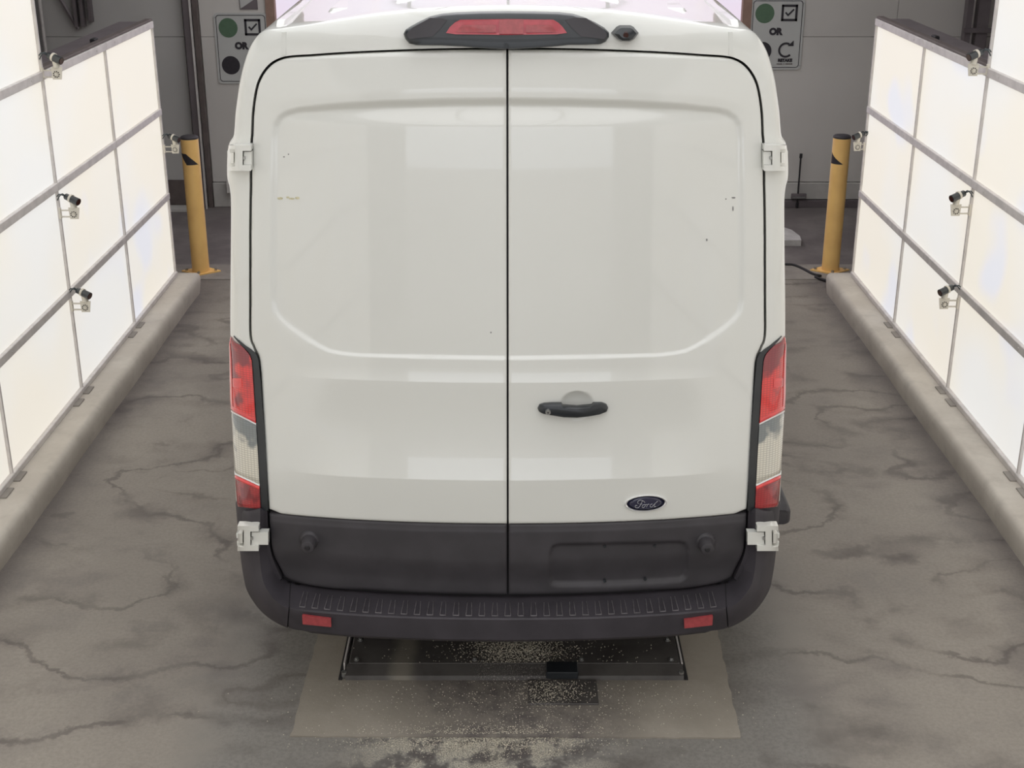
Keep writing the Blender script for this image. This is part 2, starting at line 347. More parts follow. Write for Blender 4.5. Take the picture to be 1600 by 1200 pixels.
# dark door-track post left of the sign, and the posts further left and right
pt = thing('door_track_post', (-2.87, WY-.06, 0), 'tall dark steel door track post behind the left yellow bollard', 'post')
MB().box((-2.925, WY-.10, -.012), (-2.862, WY, 4.6), .006).o('channel', M['post'], pt)
MB().box((-2.862, WY-.115, -.012), (-2.845, WY-.10, 4.6)).o('track_flange', M['alu'], pt)
MB().box((-2.845, WY-.06, -.012), (-2.805, WY-.0, 4.6)).o('side_channel', M['dark_frame'], pt)
pt = thing('braced_bracket_post', (-3.86, WY-.06, 0), 'dark twin-tube wall post with a diagonal brace, above left light wall', 'post')
for x in (-3.90, -3.84, -3.77): MB().box((x, WY-.08, 1.64 if x < -3.8 else 1.68), (x+.028, WY-.01, 4.6)).o('upright', M['post'], pt)
MB().tube([(-3.88, WY-.05, 1.62), (-4.02, WY-.05, 1.9), (-3.95, WY-.05, 2.15)], .02, 6).o('diagonal_brace', M['post'], pt)
pt = thing('conduit_pipe', (-4.19, WY-.06, 0), 'thin upright conduit pipe at the far left corner of the far wall', 'pipe')
MB().cyl((-4.20, WY-.04, 0), (-4.20, WY-.04, 4.6), .016, n=10).o('pipe', M['alu'], pt, True, 40)
MB().box((-4.33, WY-.07, 0), (-4.25, WY-.008, 4.6), .005).o('backing_channel', M['post'], pt)
pt = thing('right_door_track', (4.13, WY-.06, 0), 'dark steel track post beside the right light wall upper section', 'post')
MB().box((4.02, WY-.16, -.012), (4.07, WY-.065, 4.6)).o('channel', M['post'], pt)
MB().box((4.075, WY-.14, -.012), (4.09, WY-.09, 4.6)).o('track_flange', M['alu'], pt)
MB().box((4.12, WY-.16, -.012), (4.22, WY-.065, 4.6)).o('channel', M['post'], pt)
MB().box((4.0, WY-.18, 1.60), (4.5, WY-.16, 1.64)).o('cross_bar', M['post'], pt)
MB().tube([(4.10, WY-.18, 1.1), (4.30, WY-.18, 1.6)], .02, 6).o('diagonal_brace', M['post'], pt)
# junction box on the base moulding
jbx = thing('junction_box', (-2.58, WY-.06, .13), 'small grey junction box on the far wall base moulding, left of the van', 'box')
MB().box((-2.66, WY-.09, .13), (-2.5, WY-.03, .26), .006).o('box_body', M['wall_dark'], jbx)
MB().box((-2.655, WY-.10, .137), (-2.505, WY-.09, .253)).o('box_cover', M['wall'], jbx)
# cane bolt
cb = thing('cane_bolt', (2.675, WY-.07, 0), 'dark drop bolt with long rod at the foot of the far wall', 'bolt')
MB().cyl((2.672, WY-.07, .03), (2.672, WY-.07, .47), .008, n=8).o('rod', M['black'], cb, True, 40)
MB().cyl((2.672, WY-.07, .46), (2.672, WY-.07, .50), .014, n=8).o('rod_tip', M['black'], cb, True, 40)
MB().box((2.61, WY-.085, .075), (2.75, WY-.06, .125), .003).o('mounting_plate', M['post'], cb)
MB().box((2.62, WY-.10, .085), (2.74, WY-.085, .10)).o('guide_bar', M['steel'], cb)
MB().cyl((2.672, WY-.07, -.012), (2.672, WY-.07, .035), .013, n=8).o('rod_foot', M['black'], cb, True, 40)

# ---------------------------------------------------------------- wall signs
def sign(x0, z0, label, mat2):
    W, Hh = .48, .625; y = WY-.012
    r = thing('instruction_sign', (x0+W/2, WY, z0), label, 'sign', 'signs on the far wall')
    def poly3(p, y): return [(x, y, z) for x, z in p]
    MB().prism(poly3(rrect(x0, x0+W, z0, z0+Hh, .035), WY), (0, -.012, 0)).o('sign_board', M['sign'], r)
    a = rrect(x0+.018, x0+W-.018, z0+.018, z0+Hh-.018, .028); b = rrect(x0+.024, x0+W-.024, z0+.024, z0+Hh-.024, .024); n = len(a)
    obj('border_line', [(p[0], y-.0015, p[1]) for p in a+b], [(i, (i+1) % n, (i+1) % n+n, i+n) for i in range(n)], M['ink'], r)
    def disc(cx, cz, rad, nm, mt, lab=None):
        o = MB().prism([(x0+cx+rad*math.cos(k*math.pi/18), y, z0+cz+rad*math.sin(k*math.pi/18)) for k in range(36)], (0, -.002, 0)).o(nm, mt, r)
        if lab: o['label'] = lab
    disc(.125, .495, .085, 'light_symbol', M['green'], 'green round symbol')
    disc(.125, .165, .082, 'light_symbol', mat2, 'dark round symbol')
    bx, bz, h = x0+.345, z0+.500, .072; q = MB()
    for A, B in (((bx-h, bz+h-.020), (bx+h, bz+h)), ((bx-h, bz-h), (bx+h, bz-h+.020)), ((bx-h, bz-h), (bx-h+.020, bz+h)), ((bx+h-.020, bz-h), (bx+h, bz+h))):
        q.box((A[0], y-.003, A[1]), (B[0], y, B[1]))
    q.o('tick_box', M['ink'], r)
    t_ = .008
    MB().prism([(bx-.04, y, bz-.002), (bx-.03, y, bz+.010), (bx-.012, y, bz-.010), (bx+.034, y, bz+.036), (bx+.044, y, bz+.026), (bx-.012, y, bz-.031)], (0, -.003, 0)).o('tick_mark', M['ink'], r)
    text_mb('OR', .078, x0+.232, z0+.335, y-.003, weight=.006).o('lettering', M['ink'], r)
    cx, cz, R1, R0 = x0+.335, z0+.175, .068, .050; pa = []; pb = []
    for k in range(25):
        a_ = math.radians(60+k*(255/24)); pa.append((cx+R1*math.cos(a_), y-.003, cz+R1*math.sin(a_))); pb.append((cx+R0*math.cos(a_), y-.003, cz+R0*math.sin(a_)))
    q = MB(); q.add(pa+pb, [(i, i+1, i+26, i+25) for i in range(24)])
    q.add([(cx+.015, y-.003, cz+.035), (cx+.068, y-.003, cz+.035), (cx+.066, y-.003, cz+.085)], [(0, 1, 2)])
    q.o('retake_arrow', M['ink'], r)
    text_mb('RETAKE', .036, x0+.335, z0+.083, y-.003, weight=.003).o('lettering', M['ink'], r)
    q = MB(); xx = x0+.262
    for wd in (.01, .012, .009, .011, .012, -1, .01, -1, .009, .012, .01, .011, .009, .012):
        if wd < 0: xx += .008; continue
        q.box((xx, y-.003, z0+.047), (xx+wd-.003, y-.001, z0+.057)); xx += wd
    q.o('small_print', M['dark_frame'], r)
    for sx_ in (.012, W-.012):
        for sz in (.04, Hh-.04): MB().cyl((x0+sx_, y, z0+sz), (x0+sx_, y-.004, z0+sz), .005, n=6).o('fixing_screw', M['steel'], r)
sign(-2.672, 1.13, 'white sign with green dot and black dot, left of the van roof', M['ink'])
sign(2.135, 1.255, 'white sign with green dot and RETAKE arrow, right of the van roof', M['ink'])
pl = thing('arrow_placard', (-2.36, WY, 1.79), 'small placard with pale triangle above the left sign', 'sign')
MB().box((-2.43, WY-.01, 1.785), (-2.27, WY, 1.95)).o('board', M['post'], pl)
MB().prism([(-2.425, WY-.011, 1.79), (-2.425, WY-.011, 1.945), (-2.30, WY-.011, 1.868)], (0, -.003, 0)).o('triangle', M['sign'], pl)

# ---------------------------------------------------------------- kerbs
def kerb(s, xf, label):
    q = MB(); prof = [(2.348, 0), (2.340, .05), (2.335, .10), (2.338, .128), (2.348, .143), (2.362, .1500), (2.370, .1505), (2.97, .1505), (2.98, .1505), (2.98, 0)]
    R = []; ys = list(np.arange(-5.0, 9.5, .25))+[9.60, 9.66, 9.70]
    for i, y in enumerate(ys):
        ins = 0 if y < 9.62 else (.012 if y < 9.68 else .035); wob = .003*math.sin(y*3.1+s)+.002*math.sin(y*9.7)
        R.append([(s*(x+(wob if j < 5 else 0)+(ins if j < 6 else 0))+xf, y, z-(ins*.6 if z > .1 else 0)) for j, (x, z) in enumerate(prof)])
    q.rings(R, True)
    o = q.o('kerb', M['kerb'], None, True, 35); return tag(o, label, 'kerb', None, 'structure')
kerb(-1, 0, 'long pale concrete kerb under the left light wall').name = 'kerb_left'
kerb(1, .02, 'long pale concrete kerb under the right light wall').name = 'kerb_right'

# ---------------------------------------------------------------- light walls
YE = [9.57-1.168*k for k in range(0, 11)]
ZE = [.165, .755, 1.365, 1.968, 2.57, 3.17]
def light_wall(s, X, dz, label):
    r = thing('light_wall', (X+s*.07, 4, .15), label, 'light wall')
    lo = .15
    for c in range(10):
        y1, y0 = YE[c], YE[c+1]; rows = 3 if c < 2 else 5
        for k in range(rows):
            z0, z1 = ZE[k]+dz*(k > 0), ZE[k+1]+dz
            MB().box((X+s*.012, y0+.008, z0+.012), (X+s*.03, y1-.008, z1-.012)).o('light_panel', M['panel'], r)
    for k in range(6):                                   # rails, a piece per bay
        for c in range(10):
            if k > 3 and c < 2: continue
            y1, y0 = YE[c], YE[c+1]; z = ZE[k]+dz*(k > 0)
            if k == 0: MB().box((X-s*.012, y0+.001, lo), (X+s*.04, y1-.001, z+.018), .003).o('bottom_rail', M['alu'], r)
            else:
                q = MB().box((X-s*.008, y0+.001, z-.023), (X+s*.04, y1-.001, z+.023), .003)
                if True:
                    for f in (.17, .83): q.cyl((X-s*.011, y0+(y1-y0)*f, z), (X-s*.007, y0+(y1-y0)*f, z), .006, n=6)
                q.o('rail', M['alu'], r)
    for c in range(11):                                  # mullions
        zt = ZE[3]+dz if c < 2 else ZE[5]+dz
        yy = YE[c]-(.007 if c == 0 else 0)
        MB().box((X-s*.004, yy-.007, lo+.01), (X+s*.04, yy+.007, zt), .002).o('mullion', M['alu'], r)
    MB().box((X+s*.042, YE[-1], lo), (X+s*.13, YE[0]-.01, ZE[3]+dz-.03)).box((X+s*.042, YE[-1], ZE[3]+dz-.03), (X+s*.13, YE[2]-.01, ZE[5]+dz)).o('light_housing', M['dark_frame'], r)
    q = MB().box((X+s*.0, YE[2], ZE[3]+dz+.024), (X+s*.05, YE[0]+.004, ZE[3]+dz+.038), .003); q.o('top_cap', M['dark_frame'], r)
    MB().box((X+s*.05, YE[2], ZE[3]+dz-.03), (X+s*.23, YE[0]-.005, ZE[3]+dz+.02), .006).o('rear_cover', M['post'], r)
    MB().box((X+s*.045, YE[1]-.05, ZE[3]+dz+.02), (X+s*.075, YE[1]+.03, ZE[3]+dz+.05), .004).o('cap_clip', M['black'], r)
    MB().box((X+s*.02, YE[2]-.02, ZE[3]), (X+s*.15, YE[2]+.035, ZE[5]+dz), .004).o('end_post', M['post'], r)
    for c in range(1, 9):                                # feet clips on the kerb
        for d in (-.19, .0):
            y = YE[c]+.02+d; MB().box((X-s*.045, y-.055, .149), (X+s*.01, y+.055, .158), .002).o('foot_clip', M['strip'], r)
    return r
light_wall(-1, LX, 0, 'tall backlit white light wall left of the van')
light_wall(1, RX, .018, 'tall backlit white light wall right of the van')

# overhead light bed: presumed, out of view, lengthened to brighten the far wall
ov = thing('unseen_overhead_light', (0, 2, 4.1), 'wide unseen overhead light bed added over the lane', 'light')
for i in range(12):
    for j in range(3):
        y0 = -4.2+i*1.32; x0 = -1.95+j*1.3
        if 1: MB().box((x0+.04, y0+.04, 4.12), (x0+1.26, y0+1.28, 4.14)).o('light_panel', M['over'], ov)
q = MB()
for i in range(13): q.box((-1.97, -4.22+i*1.32, 4.09), (1.97, -4.18+i*1.32, 4.19))
for j in range(4): q.box((-1.97+j*1.3, -4.2, 4.085), (-1.93+j*1.3, 11.66, 4.185))
q.o('frame', M['alu'], ov)
for x in (-1.9, 1.9):
    for y in (-4, 1.8, 7.6, 11.5): MB().cyl((x, y, 4.18), (x, y, 4.7), .01, n=6).o('hanger_rod', M['steel'], ov)

# ---------------------------------------------------------------- bollards
def bollard(x, y, s, label):
    r = thing('bollard', (x, y, .006), label, 'bollard', 'yellow bollards at the slab edge')
    MB().cyl((x, y, .012), (x, y, 1.065), .067, n=32).o('sleeve', M['yellow'], r, True, 40)
    MB().cyl((x, y, 1.06), (x, y, 1.085), .067, n=32, prof=[(0, .0675), (.5, .0675), (.85, .058), (1, .03)]).o('cap', M['plastic'], r, True, 40)
    MB().prism([(x-.155, y+.01, .006), (x, y-.11, .006), (x+.155, y+.01, .006), (x, y+.13, .006)], (0, 0, .010)).o('base_plate', M['yellow'], r)
    for dx, dy in ((-.115, .01), (.115, .01), (0, -.082), (0, .10)):
        MB().cyl((x+dx, y+dy, .014), (x+dx, y+dy, .032), .012, n=6).o('anchor_bolt', M['steel'], r)
    # black arrow sticker wrapped on the sleeve
    a0 = math.radians(-90)
    def pt(u, z): a = a0+u; return (x+.0685*math.cos(a), y+.0685*math.sin(a), z)
    if s < 0: top = lambda u: .955-.045*max(0, (u+.4)) ; bot = lambda u: .875+.0*u+.05*max(0, -u)
    us = np.linspace(-1.2, 1.25, 15) if s < 0 else np.linspace(-1.5, .1, 12)
    v = []
    for u in us:
        if s < 0:
            hi = .955 if u < -.3 else .955-.10*(u+.3)/1.55; lo_ = .955-.075*min(1, (u+1.2)/.8) if u < -.4 else .870-.01*0
            lo_ = min(lo_, hi-.001)
        else: hi = .955-.085*((u+1.5)/1.6)**.9; lo_ = .868
        v += [pt(u, lo_), pt(u, max(hi, lo_+.001))]
    obj('arrow_sticker', v, [(2*i, 2*i+2, 2*i+3, 2*i+1) for i in range(len(us)-1)], M['ink'], r, True)
bollard(-2.452, 10.14, -1, 'yellow bollard with black arrow sticker, left of the van')
bollard(2.515, 10.17, 1, 'yellow bollard with black arrow sticker, right of the van')
tag(MB().prism([(2.12, 10.96, -.012), (2.445, 10.96, -.012), (2.46, 11.1, -.012), (2.43, 11.3, -.012), (2.36, 11.42, -.012), (2.12, 11.42, -.012)], (0, 0, .05)).o('concrete_block', M['block']),
    'low pale concrete block on the dark floor, right behind the van', 'block')
cbp = [onZ(x, y, .012) for x, y in [(1120, 405), (1180, 411), (1225, 413), (1240, 414), (1255, 420), (1270, 428), (1282, 431)]]
tag(MB().tube(catmull([tuple(p) for p in cbp]+[(2.36, 9.98, .012), (2.45, 9.85, .012)], 5), .011, 8).o('floor_cable', M['black'], None, True), 'black cable lying on the floor right of the van', 'cable')

# ---------------------------------------------------------------- small inspection cameras on the light walls
def inspection_camera(s, ypost, z, label, dx=0.):
    """s=+1: mounted on the left wall looking into the lane"""
    X = LX if s > 0 else RX; y = ypost-.02
    r = thing('inspection_camera', (X+s*.03, y, z-.09), label, 'camera', 'cameras on the light walls')
    def P(a, b, c): return (X+s*(a+dx), y+b, z+c)
    q = MB()
    for c0 in (-.052, -.088): q.box(P(.008-dx, 0, c0), P(.075, .012, c0+.006))
    q.box(P(.0-dx, -.004, -.095), P(.01-dx, .016, -.035)); q.o('wall_arms', M['bracket'], r)
    a = [P(.058, -.012, -.03), P(.118, -.012, -.03), P(.108, -.012, -.094), P(.062, -.012, -.094)]
    if s < 0: a = a[::-1]
    q = MB().prism(a, (0, .006, 0)); q.o('bracket_plate', M['bracket'], r)
    q = MB()
    for k in range(9):
        an = k*2*math.pi/9; q.cyl(P(.084+.015*math.cos(an), -.0125, -.067+.015*math.sin(an)), P(.084+.015*math.cos(an), -.0145, -.067+.015*math.sin(an)), .0032, n=6)
    q.o('screw_ring', M['black'], r)
    MB().cyl(P(.084, -.012, -.067), P(.084, -.018, -.067), .008, n=12).o('pivot_knob', M['bracket'], r)
    MB().cyl(P(.088, -.005, -.034), P(.086, .0, .012), .017, .021, n=12).o('swivel_neck', M['bracket'], r, True, 40)
    A = Vector(P(.040, .012, .030)); B = Vector(P(.122, -.022, .004)); d = (B-A)
    MB().cyl(A, B, .019, n=18, prof=[(0, .012), (.08, .018), (.35, .018), (.36, .021), (1, .021)]).o('barrel', M['cam_dark'], r, True, 40)
    MB().cyl(B-d*.02, B+d*.03, .017, n=18).o('lens', M['cam_glass'], r, True, 40)
    A2 = A+d*.38; B2 = A+d*.52
    MB().cyl(A2+Vector((0, 0, .002)), B2+Vector((0, 0, .002)), .0232, n=18).o('clamp_ring', M['bracket'], r, True, 40)
    for k in (0, 1):
        pts = [P(.0-dx, .0, .03-.02*k), P(.018, -.01, .045-.01*k), P(.035, -.005, .038+.008*k), tuple(A+Vector((0, 0, .004*(1-2*k))))]
        MB().tube(catmull(pts, 5), .0035, 6).o('wire', M['wire'], r, True)
for s, nm in ((1, 'left'), (-1, 'right')):
    dz = 0 if s > 0 else .018
    inspection_camera(s, YE[2], 2.045+dz, 'small camera at the top of the %s light wall, highest on it' % nm)
    inspection_camera(s, YE[2], 1.285+dz, 'small camera halfway up the %s light wall, middle of three' % nm)
    inspection_camera(s, YE[2], .745+dz, 'small camera low on the %s light wall, lowest of three' % nm)
    inspection_camera(s, YE[0], 1.165+dz, 'small camera on the far end of the %s light wall, beside the bollard' % nm, .0 if s > 0 else -.03)

# ---------------------------------------------------------------- pad and scanner plate
pad = [(-.825, 4.153), (.85, 4.143), (.872, 5.0), (.875, 6.4), (-.82, 6.4), (-.816, 5.0)]
pd = []
for i in range(len(pad)):
    a, b = np.array(pad[i]), np.array(pad[(i+1) % len(pad)]); nseg = max(2, int(np.linalg.norm(b-a)/.04))
    for k in range(nseg): p = a+(b-a)*k/nseg; pd.append((p[0]+rng.uniform(-.004, .004), p[1]+rng.uniform(-.003, .003), 0.0))
tag(MB().prism(pd, (0, 0, .006)).o('concrete_pad', M['pad']), 'pale stained concrete pad under the van bumper', 'pad', None, 'structure').name = 'trim_6'
sc = thing('scanner_plate', (.005, 4.9, .006), 'low black metal scanner box set in the pad under the van', 'plate')
MB().box((-.655, 4.575, .006), (.675, 5.9, .045), .004).o('cover_plate', M['plate'], sc)
MB().prism([(-.662, 4.515, .006), (-.662, 4.575, .006), (-.662, 4.575, .043), (-.662, 4.520, .024)], (1.345, 0, 0)).o('front_lip', M['plate'], sc)
for x in (-.672, .681): MB().box((x-.0035, 4.575, .006), (x+.0035, 5.9, .047), .001).o('side_trim', M['alu'], sc)
for x in (-.683, .692): MB().box((x-.007, 4.515, .006), (x+.008, 5.9, .012)).o('side_gasket', M['black'], sc)
for x, y in ((-.625, 4.60), (-.625, 4.745), (.64, 4.60), (.64, 4.745), (-.15, 4.60), (.28, 4.60)):
    q = MB().cyl((x, y, .044), (x, y, .050), .011, n=12); q.cyl((x, y, .050), (x, y, .056), .006, n=6); q.o('bolt', M['steel'], sc, True, 40)
for x in (-.668, .674): MB().cyl((x, 4.535, .01), (x, 4.535, .034), .011, n=8).o('corner_bolt', M['steel'], sc, True, 40)
MB().tube([(.455, 4.90, .048), (.455, 4.82, .052), (.462, 4.80, .052), (.515, 4.80, .052), (.522, 4.82, .052), (.522, 4.90, .048)], .005, 6).o('lift_handle', M['black'], sc, True)
MB().box((.135, 4.50, .020), (.262, 4.58, .052), .003).o('hinge_block', M['gloss_black'], sc)
sp = tag(MB().box((.062, 4.345, .006), (.335, 4.508, .014), .002).o('junction_plate', M['plate']), 'small black square plate on the concrete pad, in front of the scanner box', 'plate')
# grit scattered on floor, pad and plates: nobody could count it
gq = {'floor': MB(), 'plate': MB(), 'junction': MB()}
def chips(n, cx, cy, sx_, sy):
    for _ in range(n):
        x = cx+rng.normal(0, sx_); y = cy+rng.normal(0, sy); s_ = rng.uniform(.0012, .0034)
        if -.65 < x < .67 and 4.58 < y < 4.95: k, zz = 'plate', .0455
        elif .065 < x < .33 and 4.35 < y < 4.50: k, zz = 'junction', .0145
        elif y > 4.508: continue
        else: k, zz = 'floor', (.0065 if (-.82 < x < .845 and y > 4.165) else .0006)
        a = rng.uniform(0, 6.28)
        gq[k].add([(x+s_*math.cos(a), y+s_*math.sin(a), zz), (x+s_*math.cos(a+2.1), y+s_*math.sin(a+2.1), zz), (x+s_*math.cos(a+4.2), y+s_*math.sin(a+4.2), zz), (x, y, zz+s_*.9)],
              [(0, 1, 3), (1, 2, 3), (2, 0, 3)])
chips(3000, .02, 4.68, .10, .07); chips(700, .15, 4.43, .07, .05); chips(3600, -.12, 4.13, .22, .045); chips(500, .1, 4.6, .4, .2); chips(900, .1, 4.35, .4, .12)
tag(gq['floor'].o('grit', M['grit']), 'pale grit scattered over the pad and the floor in front of it', 'grit', None, 'stuff')
tag(gq['plate'].o('plate_grit', M['grit'], sc), None, None, None, 'stuff'); tag(gq['junction'].o('plate_grit', M['grit'], sp), None, None, None, 'stuff')

# ================================================================ THE VAN
VX = -.0155
van = thing('cargo_van', (VX, 7.2, 0), 'white cargo van seen from behind with dark lower doors and bumper', 'van')
T1 = [(.30, 0), (.955, 1.5), (.9551, 16), (1.08, 9), (1.24, 3), (1.315, 3), (1.3151, 17), (1.352, 9), (1.37, 4.5), (1.45, 5.4), (1.85, 4.3), (2.10, 4.5), (2.19, 6.0), (2.25, 6.5), (2.30, 8.5), (2.7, 11)]
zz = np.linspace(.30, 2.75, 2451)
al = np.interp(zz, [a for a, _ in T1], [b for _, b in T1]); B1 = np.concatenate([[0], np.cumsum(np.tan(np.radians(al[:-1]))*(zz[1]-zz[0]))])
T2 = [(.30, 0), (.9, 3), (1.0, 6), (1.40, 5.3), (2.25, 6), (2.30, 9), (2.7, 11)]
al2 = np.interp(zz, [a for a, _ in T2], [b for _, b in T2]); B2 = np.concatenate([[0], np.cumsum(np.tan(np.radians(al2[:-1]))*(zz[1]-zz[0]))])
B2 += (np.interp(1.6, zz, B1)-np.interp(1.6, zz, B2))*np.clip((zz-.9)/.5, 0, 1)
def ss(a, b, v): t = np.clip((v-a)/(b-a), 0, 1); return t*t*(3-2*t)
def rearY(x, z):
    """rear skin of the van: x measured from its centre line"""
    ax = np.abs(x); wgt = 1-ss(.58, .80, ax)
    return 4.355+wgt*np.interp(z, zz, B1)+(1-wgt)*np.interp(z, zz, B2)+.10*ax**2+.35*np.clip(ax-.72, 0, 1)**2
def S(px, py, off=0.0):
    """pixel -> (x_local, y, z) on the rear skin"""
    y = 4.4
    for _ in range(12):
        p = onY(px, py, y); y = float(rearY(p[0]-VX, p[2]))+off
    p = onY(px, py, y); return np.array([p[0]-VX, y, p[2]])
PAIRS = [((440, 904), (392, 930)), ((424.5, 868), (380, 880)), ((419.5, 832), (372, 830)), ((417, 795), (368, 790)), ((412, 720), (364, 710)), ((406.5, 620), (361.5, 620)),
 ((403, 566), (360, 565)), ((396, 545), (359.5, 543)), ((389.5, 525), (359, 518)), ((389, 470), (359, 470)), ((389, 420), (359.5, 420)), ((389, 360), (360, 360)), ((389.5, 312), (360, 312)), ((390, 290), (358, 290)), ((390, 272), (354, 273)),
 ((391, 240), (354.5, 238)), ((391, 222), (358, 221)), ((392, 210), (364, 211)), ((392.5, 195), (366, 197)), ((393.5, 175), (367.5, 175)), ((397, 148), (371, 148)), ((402, 128), (375, 122)), ((411, 111), (381, 98)),
 ((423, 98), (389, 76)), ((437, 90.5), (400, 58)), ((452, 87), (414, 47)), ((480, 85), (440, 44)), ((540, 81), (520, 33)), ((620, 77.5), (600, 22)), ((700, 75.2), (690, 15)), ((792.5, 74), (792.5, 12))]
def Cn(px): return 793.0-(793.0-px)
IL, OL = [], []
for (i, o) in PAIRS:
    o = (o[0]+2.0 if o[1] > 140 else o[0]+2.0*max(0, (o[1]-40)/100), o[1]); a = S(*i); top = min(1, max(0, (o[0]-372)/60.)) if o[1] < 130 else 0
    r_ = .085*(1-top)+.026*top
    b = S(o[0], o[1], r_+ (-.35*.0)); IL.append(a); OL.append(np.append(b, r_))
I3 = catmull(IL, 5); O4 = catmull(OL, 5)
I3[-1, 0] = 0; O4[-1, 0] = 0
nK = len(I3)
def full(A, sgn=True):
    """mirror a left-side chain into a whole one"""
    R = A[:-1][::-1].copy(); R[:, 0] *= -1; return np.vstack([A, R])
IF, OF = full(I3), full(O4); nF = len(IF)
loops = []
lip = IF[:, :3].copy(); lip[:, 1] += .035; loops.append(lip)
for t in (0, .12, .3, .45, .58, .68, .76, .83, .89, .94, .97, .99, 1.0):
    L = np.zeros((nF, 3)); L[:, 0] = IF[:, 0]+(OF[:, 0]-IF[:, 0])*t; L[:, 2] = IF[:, 2]+(OF[:, 2]-IF[:, 2])*t
    tk = .38; c = 0 if t < tk else 1-math.sqrt(max(0, 1-((t-tk)/(1-tk))**2))
    # straight lerp of the endpoints' depth minus corner rounding, plus the rounding itself
    base = rearY(L[:, 0], L[:, 2]); L[:, 1] = base+OF[:, 3]*c; loops.append(L)
last = loops[-1]
side_top = ss(2.05, 2.45, last[:, 2])
for dy, k in ((.12, .001), (.35, .006), (.8, .016), (1.6, .03), (2.4, .03), (3.0, .03), (3.6, .03)):
    L = last.copy(); L[:, 1] = last[:, 1]+dy; L[:, 0] *= (1+k*1.2*(1-side_top)); L[:, 2] += k*1.1*side_top; loops.append(L)
# the cab: roof drops to the windscreen, bonnet and nose
y0 = 8.2
for Yc, zt, sx_ in ((8.45, 2.55, 1.03), (8.7, 2.4, 1.03), (9.35, 1.62, 1.02), (9.45, 1.30, 1.0), (9.95, 1.05, .96), (10.1, .85, .90)):
    L = last.copy(); L[:, 1] = Yc; L[:, 0] *= sx_; L[:, 2] = np.minimum(L[:, 2], zt+.02*np.cos(L[:, 0]*1.5)); loops.append(L)
Vv = np.vstack([l+np.array([VX, 0, 0]) for l in loops]); Ff = []
for j in range(len(loops)-1):
    for i in range(nF-1): a = j*nF+i; Ff.append((a, a+nF, a+nF+1, a+1))
nb = (len(loops)-1)*nF; Ff.append(tuple(nb+i for i in range(nF)))
sh = obj('body_shell', Vv, Ff, M['paint'], van, True, 42)
sh.data.materials.append(M['plastic_dark'])
mi = []
for j in range(len(loops)-1):
    for i in range(nF-1): k_ = min(i, nF-2-i); mi.append(1 if k_ < 16 and j < len(loops)-8 else 0)
mi.append(0); sh.data.polygons.foreach_set('material_index', mi)
# floor pan and chassis
MB().box((VX-.86, 4.75, .34), (VX+.86, 9.9, .52)).box((VX-.5, 5.6, .26), (VX+.5, 9.5, .34)).o('chassis', M['black'], van)
MB().box((VX-.62, 4.46, .36), (VX+.62, 4.75, .46)).o('rear_crossmember', M['black'], van)
# black sheet behind the doors, added to keep the gaps dark
q = MB(); lp = IF.copy(); lp[:, 1] += .034
cz = np.array([VX, 4.52, 1.4])
sv = [tuple(p[:3]+np.array([VX, 0, 0])) for p in lp]; sv2 = [(p[0], p[1]+.03, p[2]) for p in sv]
n_ = nF
rows = []
q.add(sv, [tuple(range(n_))]); 
zs = np.linspace(.40, 2.44, 40)
q = MB(); R_ = []
for z in zs:
    hw = np.interp(z, I3[:, 2], -I3[:, 0]); R_.append([(VX+u*hw, float(rearY(np.array(u*hw), z))+.035, z) for u in np.linspace(-1.02, 1.02, 25)])
vv = [p for r in R_ for p in r]; ff = [(j*25+i, j*25+i+1, j*25+i+26, j*25+i+25) for j in range(39) for i in range(24)]
q.add(vv, ff); q.o('door_gap_backing', M['black'], van, True)

